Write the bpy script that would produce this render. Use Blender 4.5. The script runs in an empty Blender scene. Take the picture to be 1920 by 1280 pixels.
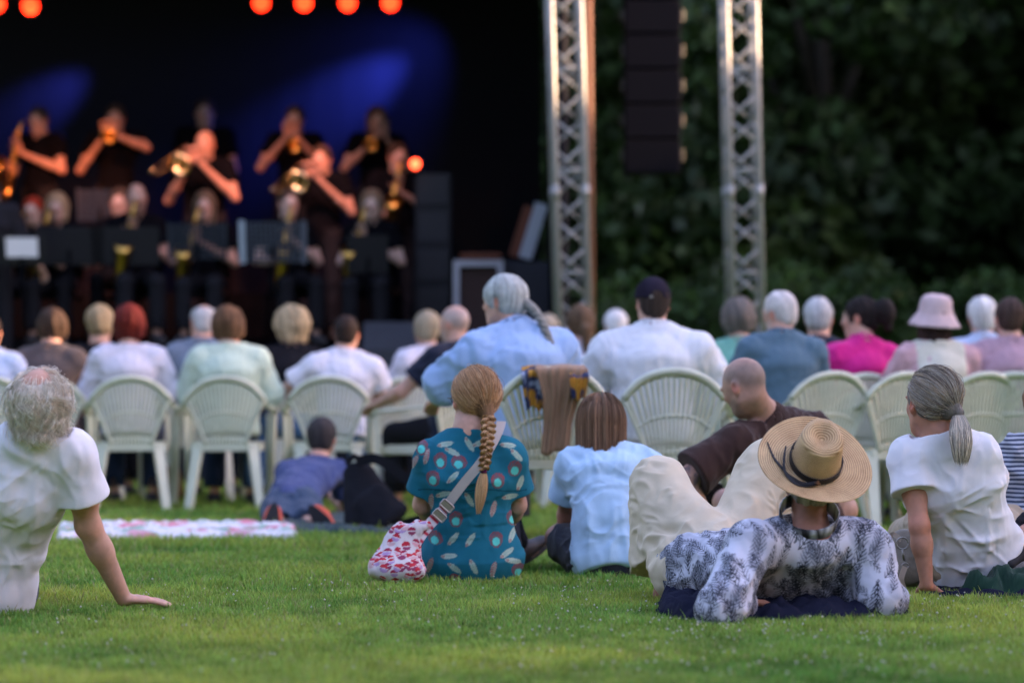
import bpy, math, random
import numpy as np
from mathutils import Vector, Matrix
random.seed(7); RNG = np.random.default_rng(7)
scn = bpy.context.scene
COL = scn.collection
V = lambda *a: np.array(a, float)
F_PX, HOR, CAMZ = 5333.0, 752.0, 0.70

def P(px, py, d):
    """a point in the place seen at photo pixel (px, py), d metres ahead of the camera"""
    return V((px-960)/F_PX*d, d, CAMZ+(HOR-py)/F_PX*d)
def nrm(v):
    v = np.asarray(v, float); return v/max(1e-9, np.linalg.norm(v))

# ------------------------------------------------------------------ materials
MATS = {}
def nodes(name):
    m = bpy.data.materials.new(name); m.use_nodes = True
    nt = m.node_tree
    return m, nt, nt.nodes['Principled BSDF']
def N(nt, t, **kw):
    n = nt.nodes.new(t)
    for k, v in kw.items(): setattr(n, k, v)
    return n
def mat(name, color=(.5,.5,.5), rough=.8, bump=0., bscale=200., var=.0, vscale=8., attr=False, metal=0., sss=0.,
        emit=None, estr=0., weave=False, stretch=None, spec=.3, bdist=.002, stripes=None, sheen=0., alphan=None):
    if name in MATS: return MATS[name]
    m, nt, b = nodes(name)
    b.inputs['Roughness'].default_value = rough
    b.inputs['Metallic'].default_value = metal
    b.inputs['Specular IOR Level'].default_value = spec
    tc = N(nt, 'ShaderNodeTexCoord')
    src = tc.outputs['Object']
    if stretch:
        mp = N(nt, 'ShaderNodeMapping'); mp.inputs['Scale'].default_value = stretch
        nt.links.new(src, mp.inputs['Vector']); src = mp.outputs['Vector']
    if attr:
        a = N(nt, 'ShaderNodeAttribute', attribute_name='Col'); cs = a.outputs['Color']
    else:
        rgb = N(nt, 'ShaderNodeRGB'); rgb.outputs[0].default_value = (*color, 1); cs = rgb.outputs[0]
    if stripes:
        # alternating woven stripes
        c2, sc = stripes
        w = N(nt, 'ShaderNodeTexWave', wave_type='BANDS', bands_direction='Z'); w.inputs['Scale'].default_value = sc
        w.inputs['Distortion'].default_value = 1.5; w.inputs['Detail'].default_value = 1
        w.inputs['Detail Scale'].default_value = .6
        cr = N(nt, 'ShaderNodeValToRGB'); cr.color_ramp.elements[0].position = .45; cr.color_ramp.elements[1].position = .55
        nt.links.new(src, w.inputs['Vector']); nt.links.new(w.outputs['Fac'], cr.inputs[0])
        mx = N(nt, 'ShaderNodeMix', data_type='RGBA'); nt.links.new(cr.outputs[0], mx.inputs[0])
        nt.links.new(cs, mx.inputs[6]); mx.inputs[7].default_value = (*c2, 1); cs = mx.outputs[2]
    if var > 0:
        n = N(nt, 'ShaderNodeTexNoise'); n.inputs['Scale'].default_value = vscale; n.inputs['Detail'].default_value = 5
        nt.links.new(src, n.inputs['Vector'])
        mr = N(nt, 'ShaderNodeMapRange'); mr.inputs[1].default_value = .25; mr.inputs[2].default_value = .75
        mr.inputs[3].default_value = 1-var; mr.inputs[4].default_value = 1+var
        nt.links.new(n.outputs['Fac'], mr.inputs[0])
        mx = N(nt, 'ShaderNodeMix', data_type='RGBA', blend_type='MULTIPLY'); mx.inputs[0].default_value = 1
        nt.links.new(cs, mx.inputs[6]); nt.links.new(mr.outputs[0], mx.inputs[7]); cs = mx.outputs[2]
    nt.links.new(cs, b.inputs['Base Color'])
    if bump > 0:
        n = N(nt, 'ShaderNodeTexNoise'); n.inputs['Scale'].default_value = bscale; n.inputs['Detail'].default_value = 4
        nt.links.new(src, n.inputs['Vector']); h = n.outputs['Fac']
        if weave:
            w = N(nt, 'ShaderNodeTexNoise'); w.inputs['Scale'].default_value = 26; w.inputs['Detail'].default_value = 3
            w.inputs['Distortion'].default_value = .6
            nt.links.new(src, w.inputs['Vector'])
            ad = N(nt, 'ShaderNodeMath', operation='MULTIPLY_ADD'); ad.inputs[1].default_value = 1.3
            nt.links.new(w.outputs['Fac'], ad.inputs[0]); nt.links.new(h, ad.inputs[2]); h = ad.outputs[0]
        bp = N(nt, 'ShaderNodeBump'); bp.inputs['Strength'].default_value = bump; bp.inputs['Distance'].default_value = bdist
        nt.links.new(h, bp.inputs['Height']); nt.links.new(bp.outputs[0], b.inputs['Normal'])
    if sss > 0:
        b.inputs['Subsurface Weight'].default_value = sss
        b.inputs['Subsurface Radius'].default_value = (1, .35, .2); b.inputs['Subsurface Scale'].default_value = .008
    if sheen > 0: b.inputs['Sheen Weight'].default_value = sheen
    if emit:
        b.inputs['Emission Color'].default_value = (*emit, 1); b.inputs['Emission Strength'].default_value = estr
    MATS[name] = m
    return m
def cloth(name, color, var=.06, **kw):
    return mat('cloth_'+name, color, .92, .35, 700., var, 14., weave=True, spec=.15 if max(color or (1,)) > .03 else .04, sheen=.12 if max(color or (1,)) > .03 else 0, **kw)

# ------------------------------------------------------------------ objects
def link(o, parent=None):
    COL.objects.link(o)
    if parent is not None: o.parent = parent
    return o
def tag(o, label=None, cat=None, group=None, kind=None):
    if label: o['label'] = label
    if cat: o['category'] = cat
    if group: o['group'] = group
    if kind: o['kind'] = kind
    return o
def thing(name, label, cat, loc=(0,0,0), rz=0., group=None):
    o = bpy.data.objects.new(name, None); o.empty_display_size = .2
    o.location = [float(c) for c in loc]; o.rotation_euler = (0, 0, rz)
    link(o); return tag(o, label, cat, group)
def mesh(name, verts, faces, m, parent=None, smooth=True, col=None, loc=None):
    me = bpy.data.meshes.new(name)
    verts = np.asarray(verts, np.float32)
    if isinstance(faces, np.ndarray):
        nf, k = faces.shape
        me.vertices.add(len(verts)); me.vertices.foreach_set('co', verts.ravel())
        me.loops.add(nf*k); me.loops.foreach_set('vertex_index', faces.ravel().astype(np.int32))
        me.polygons.add(nf); me.polygons.foreach_set('loop_start', np.arange(0, nf*k, k, dtype=np.int32))
        me.polygons.foreach_set('loop_total', np.full(nf, k, np.int32))
    else:
        me.from_pydata(verts.tolist(), [], [list(map(int, f)) for f in faces])
    me.update(calc_edges=True); me.validate()
    if smooth: me.polygons.foreach_set('use_smooth', np.ones(len(me.polygons), bool))
    if col is not None:
        a = me.color_attributes.new('Col', 'FLOAT_COLOR', 'POINT')
        c = np.ones((len(verts), 4), np.float32); c[:, :3] = col
        a.data.foreach_set('color', c.ravel())
    if m: me.materials.append(m)
    o = bpy.data.objects.new(name, me)
    if loc is not None: o.location = [float(c) for c in loc]
    return link(o, parent)

class MB:
    """collects boxes, tubes and lathes into one mesh"""
    def __init__(s): s.v = []; s.f = []; s.n = 0
    def add(s, v, f):
        s.v.append(np.asarray(v, float).reshape(-1, 3)); s.f += [[i+s.n for i in q] for q in f]; s.n += len(s.v[-1]); return s
    def box(s, c, size, R=None, bev=0.):
        c = np.asarray(c, float); h = np.asarray(size, float)/2
        b = min(bev, .45*min(h)*2) if bev else 0
        if b <= 0:
            v = np.array([[x, y, z] for x in (-1,1) for y in (-1,1) for z in (-1,1)])*h
            f = [(0,1,3,2),(4,6,7,5),(0,4,5,1),(2,3,7,6),(0,2,6,4),(1,5,7,3)]
        else:
            v = []; idx = {}
            for sx in (-1,1):
                for sy in (-1,1):
                    for sz in (-1,1):
                        for ax in range(3):
                            p = np.array([sx, sy, sz])*(h-b); p[ax] += [sx, sy, sz][ax]*b
                            idx[(sx,sy,sz,ax)] = len(v); v.append(p)
            f = []
            for ax in range(3):
                o = [a for a in range(3) if a != ax]
                for s_ in (-1,1):
                    q = []
                    for (a_, b_) in ((-1,-1),(1,-1),(1,1),(-1,1)):
                        k = [0,0,0]; k[ax] = s_; k[o[0]] = a_; k[o[1]] = b_; q.append(idx[(*k, ax)])
                    f.append(q)
                    for t_ in (-1,1):
                        k1 = [0,0,0]; k1[o[0]] = s_; k1[o[1]] = t_
                        ka = list(k1); kb = list(k1); ka[ax] = -1; kb[ax] = 1
                        f.append([idx[(*ka, o[0])], idx[(*kb, o[0])], idx[(*kb, o[1])], idx[(*ka, o[1])]])
            for sx in (-1,1):
                for sy in (-1,1):
                    for sz in (-1,1): f.append([idx[(sx,sy,sz,a)] for a in range(3)])
            v = np.array(v)
        if R is not None: v = v@np.asarray(R).T
        return s.add(v+c, f)
    def tube(s, pts, r, n=8, cap=True, flat=None):
        """pts polyline, r radius or list; flat=(up vector, ratio) squashes the section along up"""
        pts = np.asarray(pts, float); m = len(pts)
        r = np.full(m, r) if np.isscalar(r) else np.asarray(r, float)
        T = np.gradient(pts, axis=0) if m > 2 else np.repeat((pts[1]-pts[0])[None], m, 0)
        T /= np.maximum(1e-9, np.linalg.norm(T, axis=1))[:, None]
        up = np.asarray(flat[0] if flat else (0.013, .02, 1.), float)
        U = []
        for t in T:
            u = up-t*np.dot(up, t)
            if np.linalg.norm(u) < 1e-3: u = np.array([1., 0, 0])-t*t[0]
            u = nrm(u)
            if not flat: up = u
            U.append(u)
        U = np.array(U); W = np.cross(T, U)
        a = np.arange(n)/n*2*np.pi; k = flat[1] if flat else 1.
        v = pts[:, None]+r[:, None, None]*(np.cos(a)[None, :, None]*W[:, None]+k*np.sin(a)[None, :, None]*U[:, None])
        f = [(i*n+j, i*n+(j+1) % n, (i+1)*n+(j+1) % n, (i+1)*n+j) for i in range(m-1) for j in range(n)]
        if cap: f += [tuple(range(n))[::-1], tuple((m-1)*n+j for j in range(n))]
        return s.add(v, f)
    def lathe(s, prof, n=24, c=(0,0,0), R=None, close=False):
        prof = np.asarray(prof, float); a = np.arange(n)/n*2*np.pi
        v = np.stack([prof[:, 0, None]*np.cos(a), prof[:, 0, None]*np.sin(a), np.repeat(prof[:, 1, None], n, 1)], -1).reshape(-1, 3)
        m = len(prof)
        f = [(i*n+j, i*n+(j+1) % n, (i+1)*n+(j+1) % n, (i+1)*n+j) for i in range(m-1) for j in range(n)]
        if close: f += [tuple(range(n))[::-1], tuple((m-1)*n+j for j in range(n))]
        if R is not None: v = v@np.asarray(R).T
        return s.add(v+np.asarray(c, float), f)
    def build(s, name, m, parent=None, smooth=False, loc=None):
        o = mesh(name, np.concatenate(s.v), s.f, m, parent, smooth, loc=loc)
        return o
def frame(z, xhint=(1,0,0)):
    z = nrm(z); x = np.asarray(xhint, float); x = nrm(x-z*np.dot(x, z)); return np.stack([x, np.cross(z, x), z], 1)
def rotz(a):
    c, s = math.cos(a), math.sin(a); return np.array([[c,-s,0],[s,c,0],[0,0,1.]])
def rotax(ax, a):
    return np.array(Matrix.Rotation(a, 3, Vector(ax)))
def copy_tree(o, parent=None):
    c = o.copy(); COL.objects.link(c); c.parent = parent
    for ch in o.children: copy_tree(ch, c)
    return c

# ------------------------------------------------------------------ noise
def vnoise(p, seed=0):
    p = np.asarray(p, np.float64); i = np.floor(p).astype(np.int64); f = p-i; f = f*f*(3-2*f)
    out = np.zeros(len(p))
    for dx in (0,1):
        for dy in (0,1):
            for dz in (0,1):
                h = ((i[:,0]+dx)*73856093) ^ ((i[:,1]+dy)*19349663) ^ ((i[:,2]+dz)*83492791) ^ (seed*2654435761)
                h = (h ^ (h >> 13))*1274126177 & 0x7fffffff
                h = (h ^ (h >> 16)) & 0xffff
                w = (f[:,0] if dx else 1-f[:,0])*(f[:,1] if dy else 1-f[:,1])*(f[:,2] if dz else 1-f[:,2])
                out += w*(h/32767.5-1)
    return out
def fbm(p, o=3, seed=0):
    p = np.asarray(p, float); return sum(vnoise(p*2**k, seed+k)/2**k for k in range(o))

# ------------------------------------------------------------------ implicit bodies
class SDF:
    def __init__(s): s.ops = []; s.lo = None; s.hi = None
    def _b(s, pts, r):
        pts = np.asarray(pts, float).reshape(-1, 3); lo = pts.min(0)-r; hi = pts.max(0)+r; return lo, hi
    def _add(s, fn, lo, hi, k, mode):
        if mode == 'u':
            s.lo = lo if s.lo is None else np.minimum(s.lo, lo); s.hi = hi if s.hi is None else np.maximum(s.hi, hi)
        s.ops.append((fn, lo, hi, k, mode))
    def cone(s, a, b, ra, rb, k=.02, mode='u'):
        a = np.asarray(a, float); b = np.asarray(b, float); ba = b-a; L = max(1e-9, ba@ba)
        def fn(x, y, z):
            t = np.clip(((x-a[0])*ba[0]+(y-a[1])*ba[1]+(z-a[2])*ba[2])/L, 0, 1)
            return np.sqrt((x-a[0]-t*ba[0])**2+(y-a[1]-t*ba[1])**2+(z-a[2]-t*ba[2])**2)-(ra+(rb-ra)*t)
        lo, hi = s._b([a, b], max(ra, rb)); s._add(fn, lo, hi, k, mode)
    def ecap(s, a, b, wa, wb, right, k=.03, mode='u', endr=None):
        a = np.asarray(a, float); b = np.asarray(b, float); ba = b-a; L = max(1e-9, ba@ba); l = math.sqrt(L); ax = ba/l
        u = np.asarray(right, float); u = nrm(u-ax*(u@ax)); v = np.cross(ax, u)
        def fn(x, y, z):
            X, Y, Z = x-a[0], y-a[1], z-a[2]
            h = X*ax[0]+Y*ax[1]+Z*ax[2]; t = np.clip(h/l, 0, 1); w = h-t*l
            pu = X*u[0]+Y*u[1]+Z*u[2]; pv = X*v[0]+Y*v[1]+Z*v[2]
            W = wa[0]+(wb[0]-wa[0])*t; D = wa[1]+(wb[1]-wa[1])*t; E = D if endr is None else endr
            k0 = np.sqrt((pu/W)**2+(pv/D)**2+(w/E)**2)+1e-9
            k1 = np.sqrt((pu/W**2)**2+(pv/D**2)**2+(w/E**2)**2)+1e-9
            return k0*(k0-1)/k1
        lo, hi = s._b([a, b], max(*wa, *wb)); s._add(fn, lo, hi, k, mode)
    def ell(s, c, r, R=None, k=.02, mode='u'):
        c = np.asarray(c, float); R = np.eye(3) if R is None else np.asarray(R, float)
        def fn(x, y, z):
            X, Y, Z = x-c[0], y-c[1], z-c[2]
            q = [X*R[0, i]+Y*R[1, i]+Z*R[2, i] for i in range(3)]
            k0 = np.sqrt(sum((q[i]/r[i])**2 for i in range(3)))+1e-9
            k1 = np.sqrt(sum((q[i]/r[i]**2)**2 for i in range(3)))+1e-9
            return k0*(k0-1)/k1
        lo, hi = s._b([c], max(r)); s._add(fn, lo, hi, k, mode)
    def cutplane(s, c, n, R=.3, k=.004, thick=.25):
        """removes what lies beyond the plane (c, n) within radius R of c, as far as thick past it"""
        c = np.asarray(c, float); n = nrm(n)
        def fn(x, y, z):
            h = (x-c[0])*n[0]+(y-c[1])*n[1]+(z-c[2])*n[2]
            rr = np.sqrt(np.maximum(0, (x-c[0])**2+(y-c[1])**2+(z-c[2])**2-h*h))
            return np.maximum(np.maximum(-h, rr-R), h-thick)
        s._add(fn, c-R-thick, c+R+thick, k, 's')
    def pocket(s, c, R, t):
        """hollows the shape inside radius R of c leaving a wall of t"""
        s.ops.append((('p', np.asarray(c, float), R, t), np.asarray(c)-R-.02, np.asarray(c)+R+.02, 0, 'p'))
    def mesh(s, vox, smooth=1, pad=3):
        lo = s.lo-pad*vox-.02; hi = s.hi+pad*vox+.02
        n = np.ceil((hi-lo)/vox).astype(int)+1
        F = np.full(tuple(n), .3, np.float32)
        ax = [lo[i]+np.arange(n[i])*vox for i in range(3)]
        for fn, l, h, k, mode in s.ops:
            m = k+2*vox+.03
            i0 = np.clip(np.floor((l-m-lo)/vox).astype(int), 0, n); i1 = np.clip(np.ceil((h+m-lo)/vox).astype(int)+1, 0, n)
            if (i1 <= i0).any(): continue
            x = ax[0][i0[0]:i1[0], None, None].astype(np.float32); y = ax[1][None, i0[1]:i1[1], None].astype(np.float32); z = ax[2][None, None, i0[2]:i1[2]].astype(np.float32)
            sl = (slice(i0[0], i1[0]), slice(i0[1], i1[1]), slice(i0[2], i1[2]))
            A = F[sl]
            if mode == 'p':
                _, c, R, t = fn
                B = np.sqrt((x-c[0])**2+(y-c[1])**2+(z-c[2])**2)-R
                F[sl] = np.maximum(A, -np.maximum(A+t, B)); continue
            B = fn(x, y, z).astype(np.float32)
            kk = max(k, 1e-5)
            if mode == 'u':
                hh = np.maximum(kk-np.abs(A-B), 0)/kk; F[sl] = np.minimum(A, B)-hh*hh*kk*.25
            else:
                B = -B; hh = np.maximum(kk-np.abs(A-B), 0)/kk; F[sl] = np.maximum(A, B)+hh*hh*kk*.25
        return surfnets(F, lo, vox, smooth)

def surfnets(F, lo, h, smooth=1):
    S = F < 0
    c = np.zeros(tuple(k-1 for k in F.shape), np.int8)
    for a in (0,1):
        for b in (0,1):
            for d in (0,1):
                c += S[a:F.shape[0]-1+a, b:F.shape[1]-1+b, d:F.shape[2]-1+d]
    act = np.argwhere((c > 0) & (c < 8)); del c
    idx = np.full(tuple(k-1 for k in F.shape), -1, np.int32); idx[tuple(act.T)] = np.arange(len(act))
    acc = np.zeros((len(act), 3)); cnt = np.zeros(len(act))
    cor = [(a, b, d) for a in (0,1) for b in (0,1) for d in (0,1)]
    for p in cor:
        for axi in range(3):
            if p[axi]: continue
            q = list(p); q[axi] = 1
            fa = F[act[:,0]+p[0], act[:,1]+p[1], act[:,2]+p[2]]; fb = F[act[:,0]+q[0], act[:,1]+q[1], act[:,2]+q[2]]
            x = (fa < 0) != (fb < 0); t = np.where(x, fa/np.where(x, fa-fb, 1), 0)
            pt = np.array(p, float)[None].repeat(len(act), 0); pt[:, axi] += t
            acc[x] += pt[x]; cnt[x] += 1
    v = (act+acc/cnt[:, None])*h+lo
    faces = []
    for axi in range(3):
        o = [a for a in range(3) if a != axi]
        sl0 = [slice(None)]*3; sl1 = [slice(None)]*3
        sl0[axi] = slice(0, -1); sl1[axi] = slice(1, None)
        a_, b_ = S[tuple(sl0)], S[tuple(sl1)]
        e = np.argwhere(a_ != b_)
        ok = (e[:, o[0]] > 0) & (e[:, o[1]] > 0) & (e[:, o[0]] < F.shape[o[0]]-1) & (e[:, o[1]] < F.shape[o[1]]-1)
        e = e[ok]; ins = a_[tuple(e.T)]
        def cell(d0, d1):
            q = e.copy(); q[:, o[0]] -= d0; q[:, o[1]] -= d1; return idx[tuple(q.T)]
        q = np.stack([cell(1,1), cell(0,1), cell(0,0), cell(1,0)], 1)
        flip = ins if axi != 1 else ~ins
        q = np.where(flip[:, None], q, q[:, ::-1]); faces.append(q)
    f = np.concatenate(faces); f = f[(f >= 0).all(1)]
    for _ in range(smooth):
        sm = np.zeros_like(v); n = np.zeros(len(v))
        for k in range(4):
            a, b = f[:, k], f[:, (k+1) % 4]
            for d in range(3): sm[:, d] += np.bincount(a, v[b, d], len(v))+np.bincount(b, v[a, d], len(v))
            n += np.bincount(a, minlength=len(v))+np.bincount(b, minlength=len(v))
        v = v*.4+.6*sm/np.maximum(n, 1)[:, None]
    return v, f
def normals(v, f):
    n = np.cross(v[f[:, 2]]-v[f[:, 0]], v[f[:, 3]]-v[f[:, 1]]); out = np.zeros_like(v)
    for k in range(4):
        for d in range(3): out[:, d] += np.bincount(f[:, k], n[:, d], len(v))
    return out/np.maximum(1e-12, np.linalg.norm(out, axis=1))[:, None]
def polyd(p, pts):
    """distance of points p to a polyline"""
    best = np.full(len(p), 9.)
    for a, b in zip(pts[:-1], pts[1:]):
        a = np.asarray(a); b = np.asarray(b); ba = b-a; t = np.clip((p-a)@ba/(ba@ba), 0, 1)
        best = np.minimum(best, np.linalg.norm(p-a-t[:, None]*ba, axis=1))
    return best
# ------------------------------------------------------------------ people
SKIN = dict(light=(.52,.30,.22), tan=(.42,.20,.13), pale=(.60,.40,.32), brown=(.28,.13,.08))
def skin_mat(): return mat('skin', attr=True, rough=.55, bump=.25, bscale=260., var=.10, vscale=22., sss=.12, spec=.35)
def hair_mat(): return mat('hair', attr=True, rough=.5, spec=.35)
def hairbase_mat(): return mat('hair_mass', attr=True, rough=.75, bump=.6, bscale=40., var=.25, vscale=30., stretch=(6,6,.8), spec=.2, bdist=.006)

def hand(S, w, d, n, side=1, curl=.25, sc=1., thick=1.):
    """w wrist, d direction of the fingers, n back of the hand, side=+1: a right hand"""
    d = nrm(d); n = np.asarray(n, float); n = nrm(n-d*(n@d)); l = np.cross(n, d)*side; w = np.asarray(w, float)
    e = lambda a: a*sc
    S.ecap(w+d*e(.012), w+d*e(.078), (e(.029), e(.016)*thick), (e(.040), e(.013)*thick), l, k=.012, endr=e(.012))
    for off, L, r in ((.029,.072,.0088), (.0095,.081,.009), (-.0105,.075,.0086), (-.029,.060,.0078)):
        p = w+d*e(.078)+l*e(off); dd = nrm(d+l*off*1.6); c = curl
        for seg in (.42, .32, .26):
            dd = nrm(dd*math.cos(c)-n*math.sin(c)); q = p+dd*e(L*seg)
            S.cone(p, q, e(r)*thick, e(r)*.93*thick, k=.005); p = q; c = curl*1.15
    p = w+d*e(.020)+l*e(.026); dd = nrm(d*.62+l*.75-n*.25*curl); q = p+dd*e(.046)
    S.cone(p, q, e(.0135), e(.0105), k=.012); dd = nrm(dd+d*.5-n*curl*.5); S.cone(q, q+dd*e(.036), e(.0105), e(.0088), k=.005)

def head_frame(hf, hu):
    f = nrm(hf); u = np.asarray(hu, float); u = nrm(u-f*(u@f)); r = np.cross(f, u); return np.stack([r, f, u], 1)
def head_sdf(S, C, R, nb, sc=1., fine=True):
    T = lambda x, y, z: C+R@(np.array([x, y, z])*sc); e = sc
    S.ell(T(0,-.010,.028), (.076*e,.097*e,.090*e), R, k=.02)
    S.ell(T(0,.030,-.022), (.062*e,.066*e,.092*e), R, k=.03)
    S.cone(T(0,.055,-.085), T(0,.062,-.092), .030*e, .024*e, k=.03)
    for s in (-1,1):
        S.cone(T(s*.050,.005,-.055), T(s*.020,.055,-.090), .022*e, .020*e, k=.03)
        S.ell(T(s*.031,.068,-.022), (.022*e,.018*e,.020*e), R, k=.02)
        S.ell(T(s*.029,.086,.022), (.024*e,.012*e,.009*e), R, k=.014)
    S.cone(T(0,.088,.018), T(0,.108,-.016), .009*e, .0125*e, k=.012)
    S.ell(T(0,.104,-.020), (.017*e,.010*e,.009*e), R, k=.008)
    for s in (-1,1):
        S.ell(T(s*.031,.098,.006), (.017*e,.012*e,.011*e), R, k=.012, mode='s')
        S.ell(T(s*.031,.082,.005), (.014*e,.012*e,.011*e), R, k=.004)
        Re = R@rotax((0,0,1), -s*.35)@rotax((1,0,0), .15)
        S.ell(T(s*.081,-.008,-.002), (.010*e,.019*e,.031*e), Re, k=.010)
        S.ell(T(s*.089,-.005,.002), (.008*e,.010*e,.018*e), Re, k=.005, mode='s')
        S.ell(T(s*.078,-.002,-.028), (.008*e,.009*e,.012*e), Re, k=.006)
    S.ell(T(0,.090,-.048), (.024*e,.012*e,.0065*e), R, k=.006); S.ell(T(0,.088,-.060), (.019*e,.012*e,.0065*e), R, k=.006)
    S.cone(T(0,-.022,-.045), nb, .055*e, .060, k=.03)
def skin_color(v, base, C, R, sc, hairc=None, stubble=None, mouth=True, blush=None):
    base = np.asarray(base); c = np.tile(base, (len(v), 1)); q = ((v-C)@R)/sc
    near = (np.abs(q) < .16).all(1)
    def blob(p, r, col, a=1., soft=.5):
        d = np.sqrt((((q-np.array(p))/np.array(r))**2).sum(1)); w = np.clip((1-d)/soft, 0, 1)*a*near
        c[:] = c*(1-w[:, None])+np.array(col)*w[:, None]
    red = base*np.array([1.12,.68,.62])
    for s in (-1,1):
        blob((s*.083,-.005,0), (.022,.03,.04), red, .8)
        blob((s*.04,.07,-.02), (.028,.03,.028), red, .4)
        blob((s*.031,.094,.006), (.016,.012,.0075), (.7,.68,.66), .9, .3); blob((s*.031,.095,.006), (.0062,.012,.0066), (.03,.02,.015), 1, .3)
        blob((s*.030,.098,.027), (.021,.02,.005), base*.35 if hairc is None else np.array(hairc)*.7, .8, .5)
    blob((0,.113,-.018), (.018,.02,.015), red, .4)
    blob((0,.10,-.053), (.024,.02,.011), base*np.array([.95,.5,.48]), .8)
    if stubble is not None:
        w = np.clip((q[:, 2]-(.005+.0*q[:, 1])+.6*(-q[:, 1]-.0))/.03, 0, 1)*near*np.clip((.07-q[:, 1])/.03, 0, 1)*np.clip((q[:,2]+.06)/.03,0,1)
        w *= np.clip((.115-q[:, 2])/.05, .15, 1)*.75
        c[:] = c*(1-w[:, None])+np.array(stubble)*w[:, None]
        w = np.clip((-.03-q[:, 2])/.02, 0, 1)*np.clip((q[:, 1]-.01)/.02, 0, 1)*near*.5
        c[:] = c*(1-w[:, None])+np.array(stubble)*w[:, None]
    n = fbm(v*25, 3, 5); c *= (1+.06*n)[:, None]; c[:, 0] *= 1+.04*fbm(v*9, 2, 8)
    return np.clip(c, 0, 1)

def torso(S, J, b, e, k=.035):
    """pelvis to shoulders; b breadth factor, e inflation"""
    r = nrm(J['shR']-J['shL']); rp = nrm(J['hipR']-J['hipL']) if 'hipR' in J else r
    pel, ch = J['pel'], J['chest']; wst = J.get('waist', pel*.52+ch*.48); top = (J['shR']+J['shL'])/2*.85+J['neck']*.15
    bw = J.get('hipw', 1.)
    S.ecap(pel, wst, (.150*b*bw+e, .108*b+e), (.138*b+e, .100*b+e), rp, k=k)
    S.ecap(wst, ch, (.138*b+e, .100*b+e), (.160*b+e, .112*b+e), r, k=k)
    S.ecap(ch, top, (.160*b+e, .112*b+e), (.105*b+e, .070*b+e), r, k=k, endr=.05)
    for s in ('shL', 'shR'):
        q = min(b, 1.06); S.cone(J['neck']*.9+top*.1, J[s]*.55+J['neck']*.45-nrm(J['neck']-ch)*.012, .050*q+e*.7, .040*q+e, k=.05); S.cone(J['neck']*.5+J[s]*.5-nrm(J['neck']-ch)*.02, J[s]+nrm(top-J[s])*.01, .040*q+e, .046*q+e, k=.05)
        S.cone(J[s]-nrm(J['neck']-ch)*.01, ch+(J[s]-top)*.55, .048*q+e, .07*b+e, k=.05)
def arm(S, sh, el, wr, b, e=0., ew=0.):
    S.cone(sh, el, .050*b+e, .040*b+e, k=.03)
    S.cone(el, el+(wr-el)*.35, .041*b+e, .041*b+e, k=.02)
    S.cone(el+(wr-el)*.3, wr, .041*b+e, .026*b+e+ew, k=.02)
    if e == 0: o = nrm((sh+wr)/2-el+V(1e-4,0,0)); S.ell(el-o*.016, (.024*b,.024*b,.030*b), k=.02); S.ell(sh+(el-sh)*.45+o*.012, (.047*b,.047*b,.075*b), frame(el-sh), k=.04)
def leg(S, hp, kn, an, b, e=0., ec=0.):
    S.cone(hp, kn, .086*b+e, .058*b+e, k=.04)
    S.cone(kn, kn+(an-kn)*.35, .056*b+e, .056*b+e, k=.02)
    S.cone(kn+(an-kn)*.35, an, .056*b+e, .036*b+e+ec, k=.02)
def folds(v, n, spec, amp, seed=0, J=None):
    """spec: list of (polyline, width, height)"""
    d = np.zeros(len(v))
    for pts, w, h in spec:
        q = polyd(v, pts); d += h*1.25*np.exp(-(q/w)**1.25)
    return d

def auto_folds(J, b, amp, seed):
    """drag lines from the armpits and across the waist, as cloth hangs"""
    rg = np.random.default_rng(seed*7+1); up = nrm(J['neck']-J['pel']); r = nrm(J['shR']-J['shL']); bk = -nrm(np.cross(up, r)); out = []
    for s, sg in (('L',-1),('R',1)):
        A = J['sh'+s]-up*.09-r*sg*.02+bk*.06
        for k in range(6):
            t = rg.uniform(.1, 1.0); E = J['pel']*t+J['chest']*(1-t)+bk*.125*b+r*sg*rg.uniform(-.09, .09); M_ = (A+E)/2+bk*.035+up*rg.uniform(-.02, .03)+r*sg*rg.uniform(0, .03)
            S_ = A+up*rg.uniform(-.05, .05); out.append(([S_, M_, E], rg.uniform(.006, .013), amp*rg.uniform(.003, .0075)*(1 if rg.random() < .7 else -.7)))
        for k in range(3):
            E = J['chest']+bk*.13+r*sg*rg.uniform(0, .06)+up*rg.uniform(-.06, .06); S_ = J['neck']*.5+J['sh'+s]*.5+bk*.05; out.append(([S_, (S_+E)/2+bk*.03, E], rg.uniform(.006, .012), amp*rg.uniform(.002, .005)))
    for k in range(5):
        c = J['pel']*(1-k*.13)+J['chest']*k*.13+up*rg.uniform(-.02, .02); sg = 1 if rg.random() < .5 else -1; S_ = c+r*sg*.15*b+bk*.05; E = c+r*sg*rg.uniform(-.06, .04)+bk*.13*b+up*rg.uniform(-.04, .04)
        out.append(([S_, (S_+E)/2+bk*.03, E], rg.uniform(.006, .011), amp*rg.uniform(.004, .008)))
    return out

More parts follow.
